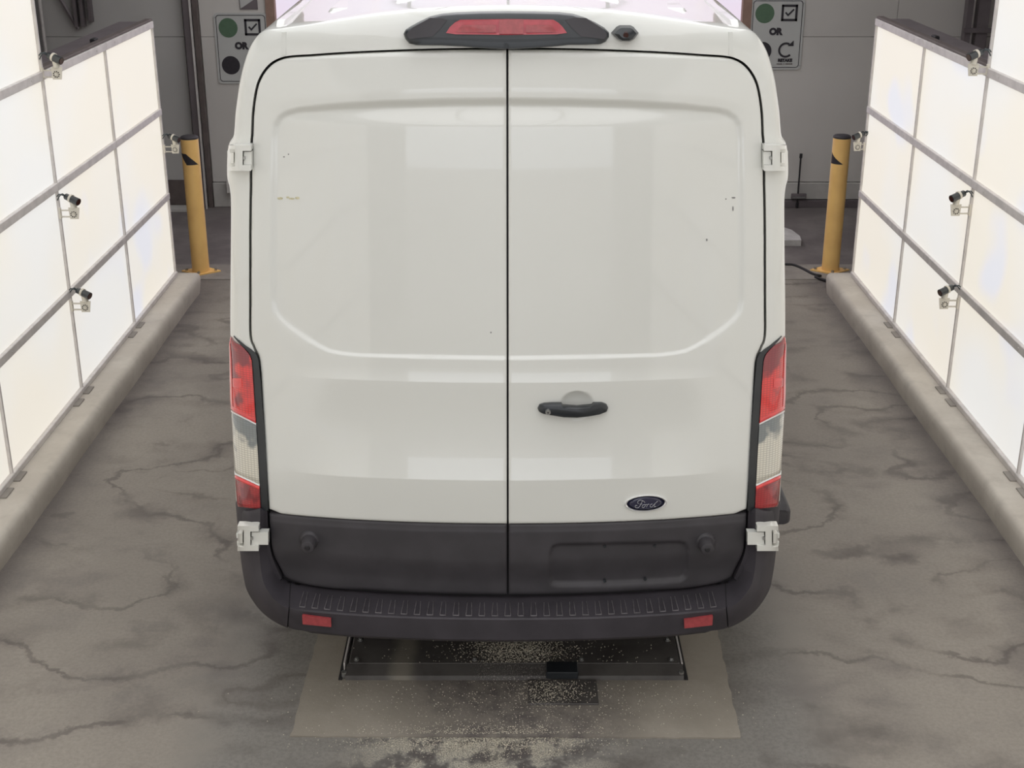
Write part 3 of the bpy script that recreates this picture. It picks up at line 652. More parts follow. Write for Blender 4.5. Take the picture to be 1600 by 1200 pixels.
# ---- clipped height-field panels
def poly_sd(P, x, z):
    """signed distance (inside negative) and nearest boundary point"""
    n = len(P); best = np.full(x.shape, 1e9); bx = x.copy(); bz = z.copy(); ins = np.zeros(x.shape, bool)
    for i in range(n):
        ax, az = P[i]; cx, cz_ = P[(i+1) % n]; dx, dz = cx-ax, cz_-az; L2 = dx*dx+dz*dz+1e-15
        t = np.clip(((x-ax)*dx+(z-az)*dz)/L2, 0, 1); qx, qz = ax+t*dx, az+t*dz; d = np.hypot(x-qx, z-qz)
        m_ = d < best; best = np.where(m_, d, best); bx = np.where(m_, qx, bx); bz = np.where(m_, qz, bz)
        c = ((az > z) != (cz_ > z)) & (x < (cx-ax)*(z-az)/((cz_-az) if abs(cz_-az) > 1e-12 else 1e-12)+ax); ins ^= c
    return np.where(ins, -best, best), bx, bz
def panel(name, P, xs, zs, yf, mat, thick=.02, sharp=None, edge=.004):
    X_, Z_ = np.meshgrid(xs, zs); sd, bx, bz = poly_sd(P, X_, Z_); out = sd > 0
    hx = max(xs[1]-xs[0], np.min(np.diff(zs))) if len(xs) > 1 else .01
    lim = 1.5*max(np.max(np.diff(xs)), np.max(np.diff(zs)))
    X_ = np.where(out, bx, X_); Z_ = np.where(out, bz, Z_); ok = sd < lim
    Y_ = yf(X_, Z_); sdi = np.where(out, 0, -sd)
    Y_ = Y_+edge*(1-np.clip(sdi/.008, 0, 1))**2
    nz, nx = X_.shape; V = np.stack([X_+VX, Y_, Z_], -1).reshape(-1, 3); ok = ok.reshape(-1); outf = out.reshape(-1)
    j, i = np.meshgrid(np.arange(nz-1), np.arange(nx-1), indexing='ij'); a = (j*nx+i).ravel(); Q = np.stack([a, a+1, a+nx+1, a+nx], 1)
    keep = ok[Q].all(1) & ~(outf[Q].all(1)); Q = Q[keep]
    # boundary edges -> rim
    from collections import Counter
    ed = {}
    for f in Q:
        for k in range(4):
            e = (f[k], f[(k+1) % 4]); 
            if (e[1], e[0]) in ed: del ed[(e[1], e[0])]
            else: ed[e] = 1
    faces = [tuple(f) for f in Q]; V = list(map(tuple, V)); rim = {}
    def rv(i):
        if i not in rim: p = V[i]; V.append((p[0], p[1]+thick, p[2])); rim[i] = len(V)-1
        return rim[i]
    for (a_, b_) in ed:
        faces.append((b_, a_, rv(a_), rv(b_)))
    used = sorted({i for f in faces for i in f}); mp = {u: k for k, u in enumerate(used)}
    return obj(name, [V[u] for u in used], [tuple(mp[i] for i in f) for f in faces], mat, van, True, sharp)

def Sx(px, py): p = S(px, py); return (p[0], p[2])
# outer door outline, inset a few pixels from the aperture
def inset(P3, d):
    P = P3[:, [0, 2]]; T = np.gradient(P, axis=0); T /= np.linalg.norm(T, axis=1)[:, None]+1e-9
    Nn = np.stack([T[:, 1], -T[:, 0]], 1)      # towards the door for a chain that climbs on the left
    return P+Nn*d
DI = inset(I3, .0085)
gap = .0035
bot = [Sx(*p) for p in [(792.5, 932), (740, 931.5), (680, 930), (620, 927.5), (570, 924.5), (520, 923), (490, 919), (466, 914), (450, 908.5)]]
clad_line = [Sx(*p) for p in [(417, 801), (440, 803.5), (480, 807.5), (520, 810.5), (580, 814), (640, 816.5), (700, 818), (750, 818.7), (792.5, 819)]]
zc = [p[1] for p in clad_line]; xc = [p[0] for p in clad_line]
left_side = [tuple(p) for p in DI if p[1] > clad_line[0][1]]
left_low = [tuple(p) for p in DI if p[1] < clad_line[0][1]-.004]
upper = [(x, z) for x, z in clad_line if x > left_side[0][0]+.004 and x < -gap-.001]
topP = left_side[:-1]+[(-gap, left_side[-2][1]+.0005), (-gap, clad_line[-1][1])]
UP = [(-gap, clad_line[-1][1])]+upper[::-1]+left_side[:-1]+[(-gap, left_side[-1][1])]
low_top = [(x, z-.003) for x, z in clad_line if x > left_side[0][0]+.004 and x < -gap-.001]
LO = [(-gap, clad_line[-1][1]-.003)]+low_top[::-1]+[(left_side[0][0], clad_line[0][1]-.004)]+left_low[::-1]+[p for p in bot[::-1] if p[0] > left_low[0][0]+.005 and p[0] < -gap]+[(-gap, bot[0][1])]
REC = [Sx(*p) for p in [(792.5, 160), (700, 161), (600, 164), (520, 169), (465, 174), (448, 178), (437, 185), (430, 196), (428, 215), (427, 300), (426, 400), (427, 470), (430, 487), (438, 498), (455, 513), (480, 530), (500, 542), (515, 549), (535, 553), (560, 555.5), (640, 557.5), (720, 559), (792.5, 560)]]
RECF = REC[::-1][:-1]+[(-x, z) for x, z in REC[:-1]]
RECF = RECF+[] 
cup = S(901, 634)
def mk_yf(sg):
    def yf(X_, Z_):
        Y_ = rearY(X_, Z_)
        Xw = sg*X_
        sd, bx, bz = poly_sd([(a, b) for a, b in RECF], X_, Z_)
        # the pressed window panel: narrow lip below, broad soft lip above and at the sides
        zt = REC[5][1]; wtop = ss(2.2, 2.28, Z_); wid = .012+.026*wtop; dep = .010+.008*wtop
        wid = np.where(np.abs(X_) > .70, np.maximum(wid, .026), wid)
        d_ = ss(0, 1, (-sd+wid*.5)/wid); Y_ = Y_+dep*d_
        # soft outer band round the pressing
        Y_ = Y_+.004*ss(0, 1, (-sd+.05)/.05)*(wtop*.8+.2)
        if sg > 0:
            e = np.hypot((Xw-cup[0])/.060, (Z_-cup[2]-.004)/.052); Y_ = Y_+.020*np.clip(1-e**2.5, 0, 1)
        return Y_
    return yf
xs = np.linspace(-.93, -gap, 116); zs_ = np.unique(np.concatenate([np.arange(.78, 2.52, .0075), [.955, .9565, 1.315, 1.3165], np.arange(1.28, 1.46, .004), np.arange(2.26, 2.40, .004)]))
zs_ = zs_[np.concatenate([[True], np.diff(zs_) > .0009])]
mirror = lambda P: [(-x, z) for x, z in P][::-1]
xr = -xs[::-1]
dl = panel('rear_door_panel', UP, xs, zs_, mk_yf(-1), M['paint'], .025)
drr = panel('rear_door_panel', mirror(UP), np.linspace(gap, .93, 150), zs_, mk_yf(1), M['paint'], .025)
# lower charcoal cladding of the doors
plate_c = [S(858, 850), S(1075, 915)]
PR = [Sx(*p) for p in [(858, 865), (862, 853), (872, 849.5), (960, 848), (1060, 845.5), (1071, 848), (1076, 858), (1076, 890), (1073, 905), (1064, 911), (960, 917), (872, 918.5), (862, 916), (858, 905)]]
def yclad(sg):
    def yf(X_, Z_):
        Y_ = rearY(X_, Z_)-.004
        zl = np.interp(np.abs(X_), [0, .9], [.585, .60])
        Y_ = Y_+.016*ss(zl+.05, zl-.06, Z_)*(Z_ < 1)
        zt_ = np.interp(-np.abs(X_), xc, zc); Y_ = Y_+.004*ss(zt_-.030, zt_-.020, Z_)
        if sg > 0:
            sd, _, _ = poly_sd(PR, X_, Z_); Y_ = Y_+.013*ss(.004, -.012, sd)
        return Y_
    return yf
zl_ = np.arange(.44, .86, .0075)
cl = panel('door_cladding', LO, np.linspace(-.90, -gap, 116), zl_, yclad(-1), M['plastic'], .03)
cr = panel('door_cladding', mirror(LO), np.linspace(gap, .90, 140), zl_, yclad(1), M['plastic'], .03)
q = MB()
for px, py in ((945, 854), (1023, 853), (945, 908), (1008, 905)):
    p = S(px, py, .006); q = MB().cyl((p[0]+VX, p[1]+.01, p[2]), (p[0]+VX, p[1]-.002, p[2]), .006, n=8); q.o('plate_screw', M['gloss_black'], cr, True, 40)
# rubber door stops
for px, py, dd in ((484, 843, cl), (1102, 846, cr)):
    p = S(px, py); a = Vector((p[0]+VX, p[1]+.01, p[2]))
    q = MB().cyl(a, a+Vector((0, -.075, 0)), .04, n=28, prof=[(0, .040), (.15, .039), (.3, .033), (.34, .029), (.6, .027), (.85, .026), (.97, .023), (1, .016)]); q.o('door_stop', M['plastic'], dd, True, 30)
    MB().cyl(a+Vector((0, -.074, 0)), a+Vector((0, -.079, 0)), .011, .008, n=16).o('stop_tip', M['black'], dd, True, 30)
# ---- tape residue and chips left on the door skins
def mark(px, py, w_, h_, mat, dd, off=-.0012):
    P = []
    for a, b in ((-.5, -.3), (.1, -.5), (.5, -.2), (.4, .4), (-.1, .5), (-.45, .3)):
        p = S(px+a*w_, py+b*h_); x_, z_ = p[0], p[2]; y_ = float(mk_yf(1 if x_ > 0 else -1)(np.array([x_]), np.array([z_]))[0]); P.append((x_+VX, y_+off, z_))
    return MB().prism(P[::-1], (0, .001, 0)).o('tape_residue', mat, dd)
M['residue'] = simple('yellowed_tape_residue', rgb(198, 192, 160), .6, nscale=90, amount=.15); M['chip'] = simple('grey_paint_chip', rgb(130, 128, 126), .6, nscale=60)
for a in ((437, 311, 9, 4), (449, 309.5, 5, 3), (455, 311.5, 9, 3), (464, 310.5, 7, 4)): mark(*a, M['residue'], dl)
for a in ((443, 246, 3, 2), (450, 242, 2, 2)): mark(*a, M['chip'], dl)
for a in ((1105, 376, 2.5, 4), (1147, 310, 6, 2.5), (1146, 327, 2, 8), (1135, 312, 2, 2)): mark(*a, M['chip'], drr)
mark(767, 521, 2, 2.5, M['chip'], dl)
# ---- exterior handle
hp = []
hl = [(840, 636.5), (843, 631), (850, 628.5), (862, 627), (876, 626.5), (879, 630), (901, 631.5), (925, 630), (928, 627), (940, 627.5), (947, 630.5), (950, 635.5), (948, 641), (938, 644.5), (920, 647), (901, 648.5), (880, 648), (862, 645.5), (847, 643.5), (842, 641)]
for px, py in hl: hp.append(S(px, py))
cx_ = np.mean([p[0] for p in hp]); cz_ = np.mean([p[2] for p in hp]); ring = lambda sc_, off: [(VX+cx_+(p[0]-cx_)*(1-(1-sc_)*.35), p[1]+off-.012*(1-((p[0]-cx_)/.12)**2), cz_+(p[2]-cz_)*sc_) for p in hp]
q = MB(); q.rings([ring(.9, .006)[::-1], ring(1, 0)[::-1], ring(1, -.012)[::-1], ring(.9, -.020)[::-1], ring(.6, -.024)[::-1]], True); hd = q.o('door_handle', M['gloss_black'], drr, True, 50)
p = S(856, 638); q = MB().cyl((p[0]+VX, p[1]-.012, p[2]+.002), (p[0]+VX, p[1]-.036, p[2]-.002), .0095, n=20); q.o('lock_cylinder', M['steel'], hd, True, 40)
MB().cyl((p[0]+VX, p[1]-.0355, p[2]-.002), (p[0]+VX, p[1]-.0375, p[2]-.002), .003, n=8).o('keyhole', M['black'], hd)
# ---- oval badge with script
p = S(1009, 785.5); bx0, by0, bz0 = p[0]+VX, p[1], p[2]; A_, B_ = .079, .0325
def bw(x, z): return float(rearY(np.array(x-VX), z))-by0
def ell(s, y): return [(bx0+A_*s*math.cos(k*math.pi/24), y+bw(bx0+A_*s*math.cos(k*math.pi/24), bz0+B_*s*math.sin(k*math.pi/24)), bz0+B_*(s if s > .5 else s)*math.sin(k*math.pi/24)) for k in range(48)]
bd = MB().rings([ell(1.0, by0+.004), ell(1.0, by0-.004), ell(.975, by0-.0075), ell(.92, by0-.0075), ell(.885, by0-.0045)], False).o('badge', M['chrome'], drr, True, 50); bd['label'] = 'chrome ring of the oval emblem'
MB().rings([ell(.885, by0-.0035), ell(.6, by0-.0055), ell(.2, by0-.0065)], True).o('badge_field', M['blue'], bd, True)
def stroke(pts, r=.0013):
    c = catmull(pts, 5); return MB().tube([(bx0+(x-780)/530*A_*1.0, by0-.0072+bw(bx0+(x-780)/530*A_, bz0+(400-z)/215*B_), bz0+(400-z)/215*B_) for x, z in c], r, 6)
for pts in ([(600, 395), (575, 370), (585, 325), (640, 300), (700, 320), (735, 350), (755, 375)],
            [(690, 320), (660, 400), (630, 460), (590, 500), (540, 500), (515, 465), (535, 435), (565, 450)],
            [(625, 410), (690, 405)],
            [(725, 425), (695, 450), (690, 490), (720, 505), (755, 475), (765, 435), (740, 420), (725, 425)],
            [(765, 430), (800, 425), (810, 450), (795, 500)], [(808, 455), (835, 420), (865, 425)],
            [(940, 420), (900, 430), (885, 470), (900, 498), (935, 490), (965, 450), (1065, 350)], [(1010, 405), (985, 460), (990, 492), (1030, 485)]):
    stroke(pts).o('script_stroke', M['silver'], bd, True)

# ---- high brake lamp housing
hous = [(631, 52), (634, 46), (642, 41), (655, 34), (672, 26), (690, 22), (712, 20), (750, 18.5), (792, 18), (835, 18.5), (872, 19.5), (895, 22), (912, 27), (930, 35), (944, 43), (951, 50), (951, 57), (946, 64), (938, 68), (915, 69), (890, 69), (862, 72), (835, 74), (792, 76), (750, 74), (720, 71.5), (690, 70), (650, 69.5), (640, 67), (634, 60)]
HP = np.array([S(a, b) for a, b in hous]); hc = HP.mean(0)
def hring(s, off): 
    R = HP.copy(); R[:, 0] = hc[0]+(R[:, 0]-hc[0])*(1-(1-s)*.28); R[:, 2] = hc[2]+(R[:, 2]-hc[2])*s; R[:, 1] = rearY(R[:, 0], R[:, 2])+off; R[:, 0] += VX
    return [tuple(r) for r in R][::-1]
hs = MB().rings([hring(1.0, .02), hring(1.0, -.018), hring(.97, -.029), hring(.92, -.036), hring(.7, -.038), hring(.3, -.038)], True).o('brake_lamp_housing', M['gloss_black'], van, True, 60)
def onhous(name, pts, off, mat, parent, th=.004, smooth=False):
    P = [S(a, b, off) for a, b in pts]; return MB().prism([(p[0]+VX, p[1], p[2]) for p in P][::-1], (0, th, 0)).o(name, mat, parent)
lens = [(697, 51.5), (703, 42), (711, 35), (719, 31), (792, 30), (865, 31), (873, 36), (879, 42), (886, 51.5), (870, 53.5), (792, 54.5), (712, 53.5)]
sl = onhous('brake_lamp_lens', lens, -.0425, M['stop_lens'], hs, .012)
onhous('lens_centre', [(780, 31), (818, 31), (818, 53), (780, 53)], -.0435, M['red_reflector'], hs, .002)
onhous('lamp_reflector', [(712, 50), (722, 39), (775, 39), (775, 50)], -.0433, M['red_reflector'], hs, .002)
onhous('lamp_reflector', [(822, 50), (822, 39), (860, 39), (870, 50)], -.0433, M['red_reflector'], hs, .002)
for pts in ([(636, 52), (645, 43), (672, 28), (690, 28.5), (699, 31), (688, 45), (676, 57), (640, 61), (637, 57)], [(948, 52), (939, 43), (916, 28.5), (898, 27), (883, 31), (894, 44), (908, 57), (944, 61), (947, 57)]):
    onhous('side_cover', pts, -.0405, M['plastic'], hs, .012)
p = S(791, 71, -.035); MB().cyl((p[0]+VX, p[1]+.02, p[2]), (p[0]+VX, p[1]-.008, p[2]), .008, n=14).o('washer_nozzle', M['gloss_black'], hs, True, 40)
# reversing camera pod
pod = [(955, 51), (963, 42), (968, 39.5), (985, 39.5), (990, 42), (997.5, 51), (990, 61), (984, 64), (970, 64), (963, 60)]
PP = np.array([S(a, b) for a, b in pod]); pc = PP.mean(0)
def pring(s, off): return [(VX+pc[0]+(r[0]-pc[0])*s, r[1]+off, pc[2]+(r[2]-pc[2])*s) for r in PP][::-1]
po = MB().rings([pring(1, .01), pring(1, -.008), pring(.8, -.03), pring(.5, -.036)], True).o('reversing_camera', M['gloss_black'], van, True, 35)
MB().cyl((VX+pc[0], pc[1]-.03, pc[2]), (VX+pc[0], pc[1]-.041, pc[2]-.003), .009, n=14).o('camera_lens', M['cam_glass'], po, True, 40)
# roof joint strips at the top corners
for s in (-1, 1):
    a = S(441, 86, -.0); b = S(441, 50, .005); c = S(447, 50, .005); d = S(447, 86, 0)
    P = [(s*abs(k[0])+VX, k[1]-.003, k[2]) for k in (a, b, c, d)]
    if s > 0: P = P[::-1]
    MB().prism(P, (0, .01, 0)).o('joint_strip', M['paint'], van)
# roof ribs and side rails that catch the overhead light
for x in (-.78, -.60, -.36, -.12, .12, .36, .60, .78):
    zt = np.interp(x, OF[60:-60, 0][np.argsort(OF[60:-60, 0])], OF[60:-60, 2][np.argsort(OF[60:-60, 0])])
    edge_ = abs(x) > .7; wd = .018 if edge_ else .045; ht = .012 if edge_ else .006; R = []
    yy0 = float(rearY(np.array(x), zt))+(.10 if edge_ else .32)
    for y in (yy0, yy0+.03, yy0+.06, 7.9, 8.0):
        k_ = 0 if y in (yy0, 8.0) else 1; lift = min(1, (y-yy0)/.8)*.024+.003
        R.append([(x-wd+VX, y, zt+lift-.012), (x-wd*.7+VX, y, zt+lift+ht*k_-.003*(1-k_)), (x+wd*.7+VX, y, zt+lift+ht*k_-.003*(1-k_)), (x+wd+VX, y, zt+lift-.012)])
    MB().rings(R, True, True).o('roof_rail' if edge_ else 'roof_rib', M['paint'], van, True, 50)

# ---- tail lights wrapped round the rear corners
inn = ([525, 534, 543, 552, 562, 600, 700, 797], [367, 379, 391, 400.5, 405, 408.5, 415.5, 420])
def outx(py): return np.interp(py, [525, 543, 620, 700, 797], [363.5, 363, 364, 368, 375])
SI = [o_[1] for o_ in [((a_[1]+b_[1])/2,)*2 for a_, b_ in PAIRS[::-1]]]; SK = [(len(PAIRS)-1-k_)*5 for k_ in range(len(PAIRS))]; KP = .06
def tail(s):
    r = None
    def body(i, t):
        g = lambda A, k: float(np.interp(i, np.arange(nK), A[:, k])); tk = .38
        x = g(I3, 0)+(g(O4, 0)-g(I3, 0))*t; z = g(I3, 2)+(g(O4, 2)-g(I3, 2))*t
        c = 0 if t < tk else 1-math.sqrt(max(0, 1-((min(t, 1)-tk)/(1-tk))**2))
        return np.array([x, float(rearY(np.array(x), z))+g(O4, 3)*c, z])
    PO = lambda p: (800+F*(p[0]+VX)/((p-CP)@fw), 600-F*((p-CP)@upv)/((p-CP)@fw))
    def cell(u, py, off):
        """u 0 at the door side, 1 on the outer corner; solved on the body skin, then lifted off it"""
        want = (1-u)*np.interp(py, *inn)+u*outx(py); i = np.interp(py, SI[::-1][::-1], SK); t = .5
        lo_, hi_ = -.25, .995
        for _ in range(22):
            t = (lo_+hi_)/2; p = body(i, t); a, b = PO(p)
            if a > want: lo_ = t
            else: hi_ = t
            if _ % 3 == 2: i = float(np.clip(i+(b-py)*KP, 0, nK-1))
        p = body(i, t); e = .01; d = body(i, min(t+e, 1))-body(i, t-e); d[2] = 0; n = np.array([d[1], -d[0], 0]); n /= np.linalg.norm(n)+1e-12
        if n[1] > 0: n = -n
        p = p+n*off; return [s*abs(p[0])+VX, p[1], p[2]]
    def sect(name, u0, u1, yt, yb, off, mat, parent, nu=10, nv=14, wrap=False, rim=.012):
        V = []; nuu = nu+1+(2 if wrap else 0)
        for j in range(nv+1):
            row = []
            for i in range(nu+1):
                u = u0+(u1-u0)*i/nu; f = i/nu; a = yt[0]+(yt[1]-yt[0])*f; b = yb[0]+(yb[1]-yb[0])*f
                e = off*(1 if 0 < j < nv else .7); row.append(cell(u, a+(b-a)*j/nv, e))
            if wrap:
                l = row[-1]; row.append([l[0]+s*.006, l[1]+.03, l[2]]); row.append([l[0]+s*.008, l[1]+.11, l[2]])
            V += row
        F_ = [(j*nuu+i, j*nuu+i+1, (j+1)*nuu+i+1, (j+1)*nuu+i) for j in range(nv) for i in range(nuu-1)]
        if s > 0: F_ = [f[::-1] for f in F_]
        # rim towards the body
        n0 = len(V); per = [i for i in range(nuu)]+[j*nuu+nuu-1 for j in range(1, nv+1)]+[nv*nuu+i for i in range(nuu-2, -1, -1)]+[j*nuu for j in range(nv-1, 0, -1)]
        V += [[V[i][0], V[i][1]+rim, V[i][2]] for i in per]; m_ = len(per)
        F_ += [(per[k], n0+k, n0+(k+1) % m_, per[(k+1) % m_]) if s < 0 else (per[(k+1) % m_], n0+(k+1) % m_, n0+k, per[k]) for k in range(m_)]
        return obj(name, V, F_, mat, parent, True, 45)
    r = sect('tail_light', 0, .24, (525, 525), (797, 797), .006, M['gloss_black'], van, 4, 40)
    r['label'] = 'black bezel with red and clear lenses'
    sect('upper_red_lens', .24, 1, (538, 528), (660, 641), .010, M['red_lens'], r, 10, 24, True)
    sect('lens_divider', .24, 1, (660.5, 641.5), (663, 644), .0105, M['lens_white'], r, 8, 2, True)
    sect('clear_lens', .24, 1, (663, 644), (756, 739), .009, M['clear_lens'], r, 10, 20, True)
    sect('lens_divider', .24, 1, (756, 739), (758.5, 741.5), .0105, M['lens_white'], r, 8, 2, True)
    sect('lower_red_lens', .24, 1, (759, 742), (794, 791), .010, M['red_dark'], r, 10, 14, True)
    sect('lens_rim', .24, 1, (652, 633), (660, 641), .0112, M['red_rim'], r, 8, 3, True)
    sect('lens_rim', .24, 1, (758.5, 742), (765, 749), .0112, M['red_rim'], r, 8, 3, True)
    sect('bulb_reflector', .62, .92, (588, 588), (606, 606), .0112, M['red_rim'], r, 6, 6)
    sect('outer_rim', .93, 1.0, (529, 527.5), (640, 641), .0115, M['red_rim'], r, 3, 16)
tail(-1); tail(1)

# ---- bumper
BK = [ # J(inner) , M(crease) , B(outer/bottom) , depth of M in front of skin, depth of B relative to skin
 ((417, 797), (407, 790), (368, 786), .03, .11), ((418, 799), (406, 796), (368.5, 790), -.022, .075), ((419, 812), (406, 814), (370, 808), -.034, .07), ((420, 832), (405, 833), (372, 829), -.034, .07), ((422, 862), (405, 864), (375, 862), -.036, .07),
 ((428, 885), (407, 890), (380, 898), -.05, .07), ((436, 901), (413, 915), (388, 927), -.08, .05), ((444, 909.5), (430, 939), (412, 959), -.115, .0), ((453, 913.5), (451, 951), (449, 981), -.132, -.08),
 ((500, 921.5), (498, 956), (494, 987.5), -.14, -.12), ((560, 927.5), (555, 960.5), (550, 993), -.14, -.135), ((640, 932), (636, 964.5), (632, 997), -.14, -.14), ((720, 934.5), (718, 966.5), (716, 999.5), -.14, -.14), ((792.5, 935.5), (792.5, 967), (792.5, 1000.5), -.14, -.14)]
J = catmull([S(*b[0], .012) for b in BK], 5); Mm = catmull([S(*b[1], b[3]) for b in BK], 5); Bb = catmull([S(*b[2], b[4]) for b in BK], 5)
for A in (J, Mm, Bb): A[-1, 0] = 0
nB = len(J); SEAM = 40
def bump_loops():
    Ls = []; jj = J.copy(); jj[:, 1] += .05; Ls.append(jj); Ls.append(J)
    Ls += [J+(Mm-J)*.90, J+(Mm-J)*.97]
    mid = Mm+(Bb-Mm)*.06; Ls += [mid]
    col = np.clip((SEAM+4-np.arange(nB))/14.0, 0, 1)[:, None]
    for f in (.3, .5, .7, .86, .96, 1.0):
        P = Mm+(Bb-Mm)*f; P[:, 1] = P[:, 1]-(.034*math.sin(math.pi*f)*.9*col[:, 0]); Ls.append(P)
    W = Bb.copy(); W[:, 2] -= .02*(1-col[:, 0]); W[:, 1] += .02+.10*col[:, 0]; Ls.append(W)
    W2 = Bb.copy(); W2[:, 2] -= .03*(1-col[:, 0]); W2[:, 1] += .10+.55*col[:, 0]; W2[:, 0] *= 1-.0*col[:, 0]; W2[:, 0] -= .012*col[:, 0]; Ls.append(W2)
    return Ls
BL = bump_loops()
def bump_part(name, a, b, s, mat, back=0.):
    V = []; n = b-a; F_ = []
    for L in BL:
        for i in range(a, b): p = L[i]; V.append((s*abs(p[0])*1.0+VX, p[1]+back, p[2]))
    for j in range(len(BL)-1):
        for i in range(n-1):
            f = (j*n+i, (j+1)*n+i, (j+1)*n+i+1, j*n+i+1); F_.append(f if s < 0 else f[::-1])
    return obj(name, V, F_, mat, van, True, 28)
for s in (-1, 1):
    bump_part('bumper_corner', 0, SEAM+1, s, M['plastic_dark']); bump_part('bumper_joint', SEAM-1, SEAM+3, s, M['black'], .008)
V = []; F_ = []; idx = list(range(SEAM, nB)); n = 2*len(idx)-1
for L in BL:
    for i in idx: p = L[i]; V.append((-abs(p[0])+VX+(.0035 if i == SEAM else 0), p[1]+.0015, p[2]))
    for i in idx[:-1][::-1]: p = L[i]; V.append((abs(p[0])+VX-(.0035 if i == SEAM else 0), p[1]+.0015, p[2]))
for j in range(len(BL)-1):
    for i in range(n-1): F_.append((j*n+i, (j+1)*n+i, (j+1)*n+i+1, j*n+i+1))
step = obj('bumper_step', V, F_, M['plastic_dark'], van, True, 28)
def on_step(x, f):
    ax = abs(x); i = np.interp(-ax, Mm[:, 0], np.arange(nB)); g = lambda A, k: np.interp(i, np.arange(nB), A[:, k])
    return np.array([x+VX, g(J, 1)+(g(Mm, 1)-g(J, 1))*f, g(J, 2)+(g(Mm, 2)-g(J, 2))*f])
for k in range(-16, 17):
    x = k*.0475; wd = .0105
    q = MB()
    for e in (-1, 1):
        a = on_step(x+e*wd*.72, .22); b = on_step(x+e*wd, .87)
        q.tube([a+np.array([0, 0, -.001]), a+np.array([0, -.004, .003]), b+np.array([0, .004, .003]), b+np.array([0, 0, -.001])], .0016, 5)
    a = on_step(x-wd, .87); b = on_step(x+wd, .87); q.tube([a+np.array([0, 0, .0015]), b+np.array([0, 0, .0015])], .0024, 5)
    q.o('tread_rib', M['rib'], step, True, 50)
for pts in ([(472, 962.5), (517, 967), (517.5, 980), (473, 975.5)], [(1069, 968.5), (1114, 963.5), (1113, 977), (1069.5, 982)]):
    P = [S(a, b, -.146) for a, b in pts]
    q = MB().prism([(p[0]+VX, p[1], p[2]) for p in P][::-1], (0, .02, 0)); q.o('reflector', M['red_reflector'], step)
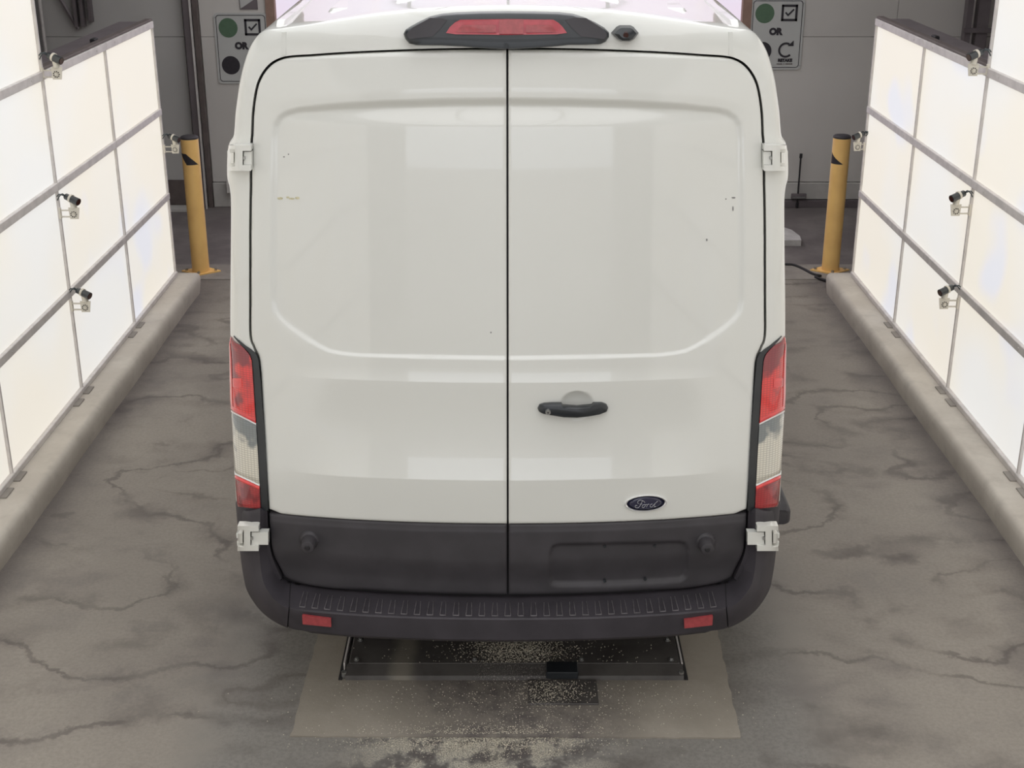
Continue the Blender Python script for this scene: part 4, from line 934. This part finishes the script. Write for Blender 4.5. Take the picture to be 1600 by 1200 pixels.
# ---- white door hinges
def hinge(s, pyc, big):
    r = None
    pxs = dict(up=[(353, 393)], )
    yT, yB = pyc
    x0, x1 = (354, 393) if not big else (366, 419)
    def at(px, py, off):
        t = (np.interp(py, [795, 870], [417, 424]) if big else 391)-px; t /= (50 if big else 34); c = 0 if t < .38 else 1-math.sqrt(max(0, 1-((min(t, 1)-.38)/.62)**2))
        p = S(px, py, (.07 if big else .085)*c-off-(.022 if big else 0)); return np.array([s*abs(p[0])+VX, p[1], p[2]])
    def plate(name, pts, off, th, parent, mat=M['paint']):
        P = [at(a, b, off) for a, b in pts]; n = len(P); c = sum(P)/n
        R = [[tuple(p+np.array([0, th, 0])) for p in P], [tuple(p) for p in P], [tuple(c+(p-c)*.9+np.array([0, -.003, 0])) for p in P]]
        if s < 0: R = [r_[::-1] for r_ in R]
        return MB().rings([r_[::-1] for r_ in R], True).o(name, mat, parent, False)
    def grid(name, a0, a1, off, th, parent, nx=6, mat=M['paint']):
        V = []
        for j in range(2):
            for i in range(nx+1): V.append(at(a0[0]+(a1[0]-a0[0])*i/nx, (a0[1], a1[1])[j]+(1 if j else -1)*0, off))
        n = nx+1; V += [v+np.array([0, th, 0]) for v in V]
        F_ = [(i, i+1, n+i+1, n+i) for i in range(nx)]+[(2*n+i, 3*n+i, 3*n+i+1, 2*n+i+1) for i in range(nx)]+[(i, 2*n+i, 2*n+i+1, i+1) for i in range(nx)]+[(n+i, n+i+1, 3*n+i+1, 3*n+i) for i in range(nx)]+[(0, n, 3*n, 2*n), (nx, 2*n+nx, 3*n+nx, n+nx)]
        if s < 0: F_ = [f[::-1] for f in F_]
        return obj(name, V, F_, mat, parent, True, 30)
    dx = 12 if big else 0; xm0, xm1 = (371, 404) if big else (357, 392)
    h = yB-yT; m = (yT+yB)/2
    r = grid('hinge', (xm0+10, yT), (xm1-13, yB), .040, .05, van, 4); 
    grid('upper_arm', (xm1-13, yT), (xm1, yT+h*.22), .040, .04, r, 3); grid('lower_arm', (xm1-13, yB-h*.22), (xm1, yB), .040, .04, r, 3)
    grid('side_arm', (xm0, yT), (xm0+10, yT+h*.16), .038, .04, r, 4); grid('side_arm', (xm0, yB-h*.16), (xm0+10, yB), .038, .04, r, 4)
    grid('door_leaf', (xm1-11, yT+h*.25), (xm1+(15 if big else 1), yB-h*.25), .030, .03, r, 4)
    grid('pin_tab', (xm1-14, m-h*.06), (xm1-9, m+h*.06), .036, .03, r, 2, M['steel'])
    grid('side_leaf', (xm0+1, m-h*.2), (xm0+8, m+h*.2), .030, .03, r, 3)
    o = at(xm0, m, .02)+np.array([-s*.013, 0, 0]); q = MB()
    q.box(o+np.array([-s*.004, -.012, -.028]), o+np.array([s*.014, .022, -.006]), .002); q.box(o+np.array([-s*.004, -.012, .006]), o+np.array([s*.014, .022, .028]), .002)
    q.box(o+np.array([-s*.004, .0, -.02]), o+np.array([s*.010, .018, .02]), .002)
    q.o('hinge_knuckle', M['paint'], r)
for s in (-1, 1): hinge(s, (227, 267), False); hinge(s, (822, 861), True)
# rubber side bump on the right flank
p = onY(1226, 800, 4.85)
MB().rings([[(x, y, z) for x, z in rrect(p[0]-.10, p[0]+.018-k*.012, p[2]-.035+k*.004, p[2]+.038-k*.004, .016, 3)] for y, k in ((4.80, 1.2), (4.815, .2), (4.86, 0), (5.25, 0), (5.3, 1))], True).o('side_moulding', M['plastic'], van, True, 50)
# ---- wheels
for x in (-.87, .87):
    for y in (5.75, 9.15):
        s = 1 if x > 0 else -1; xo = VX+x+s*.11; xi = VX+x-s*.11
        wh = MB().cyl((xi, y, .355), (xo, y, .355), .35, n=36, prof=[(0, .24), (.03, .33), (.15, .353), (.85, .353), (.97, .33), (1, .24)]).o('wheel', M['tyre'], van, True, 40)
        MB().cyl((xo-s*.03, y, .355), (xo+s*.002, y, .355), .23, n=24, prof=[(0, .235), (.6, .22), (.8, .10), (1, .09)]).o('wheel_rim', M['steel'], wh, True, 40)
        MB().cyl((xo-s*.06, y, .36), (xo+s*.012, y, .36), .43, n=36, prof=[(0, .43), (1, .42)]).o('wheel_arch', M['black'], van, True, 40)
# windscreen and cab windows
ws = MB().add([(VX-.80, 8.74, 2.37), (VX+.80, 8.74, 2.37), (VX+.86, 9.36, 1.66), (VX-.86, 9.36, 1.66)], [(0, 1, 2, 3)]); ws.v = [(a, b+.01, c+.02) for a, b, c in ws.v]; ws.o('windscreen', M['glass'], van)
for s in (-1, 1):
    xw = abs(OF[:, 0]).max()*1.04
    MB().prism([(VX+s*xw, 7.9, 1.35), (VX+s*xw, 9.0, 1.35), (VX+s*xw, 8.75, 1.9), (VX+s*xw, 8.35, 2.1), (VX+s*xw, 7.9, 2.1)], (s*.006, 0, 0)).o('cab_window', M['glass'], van)
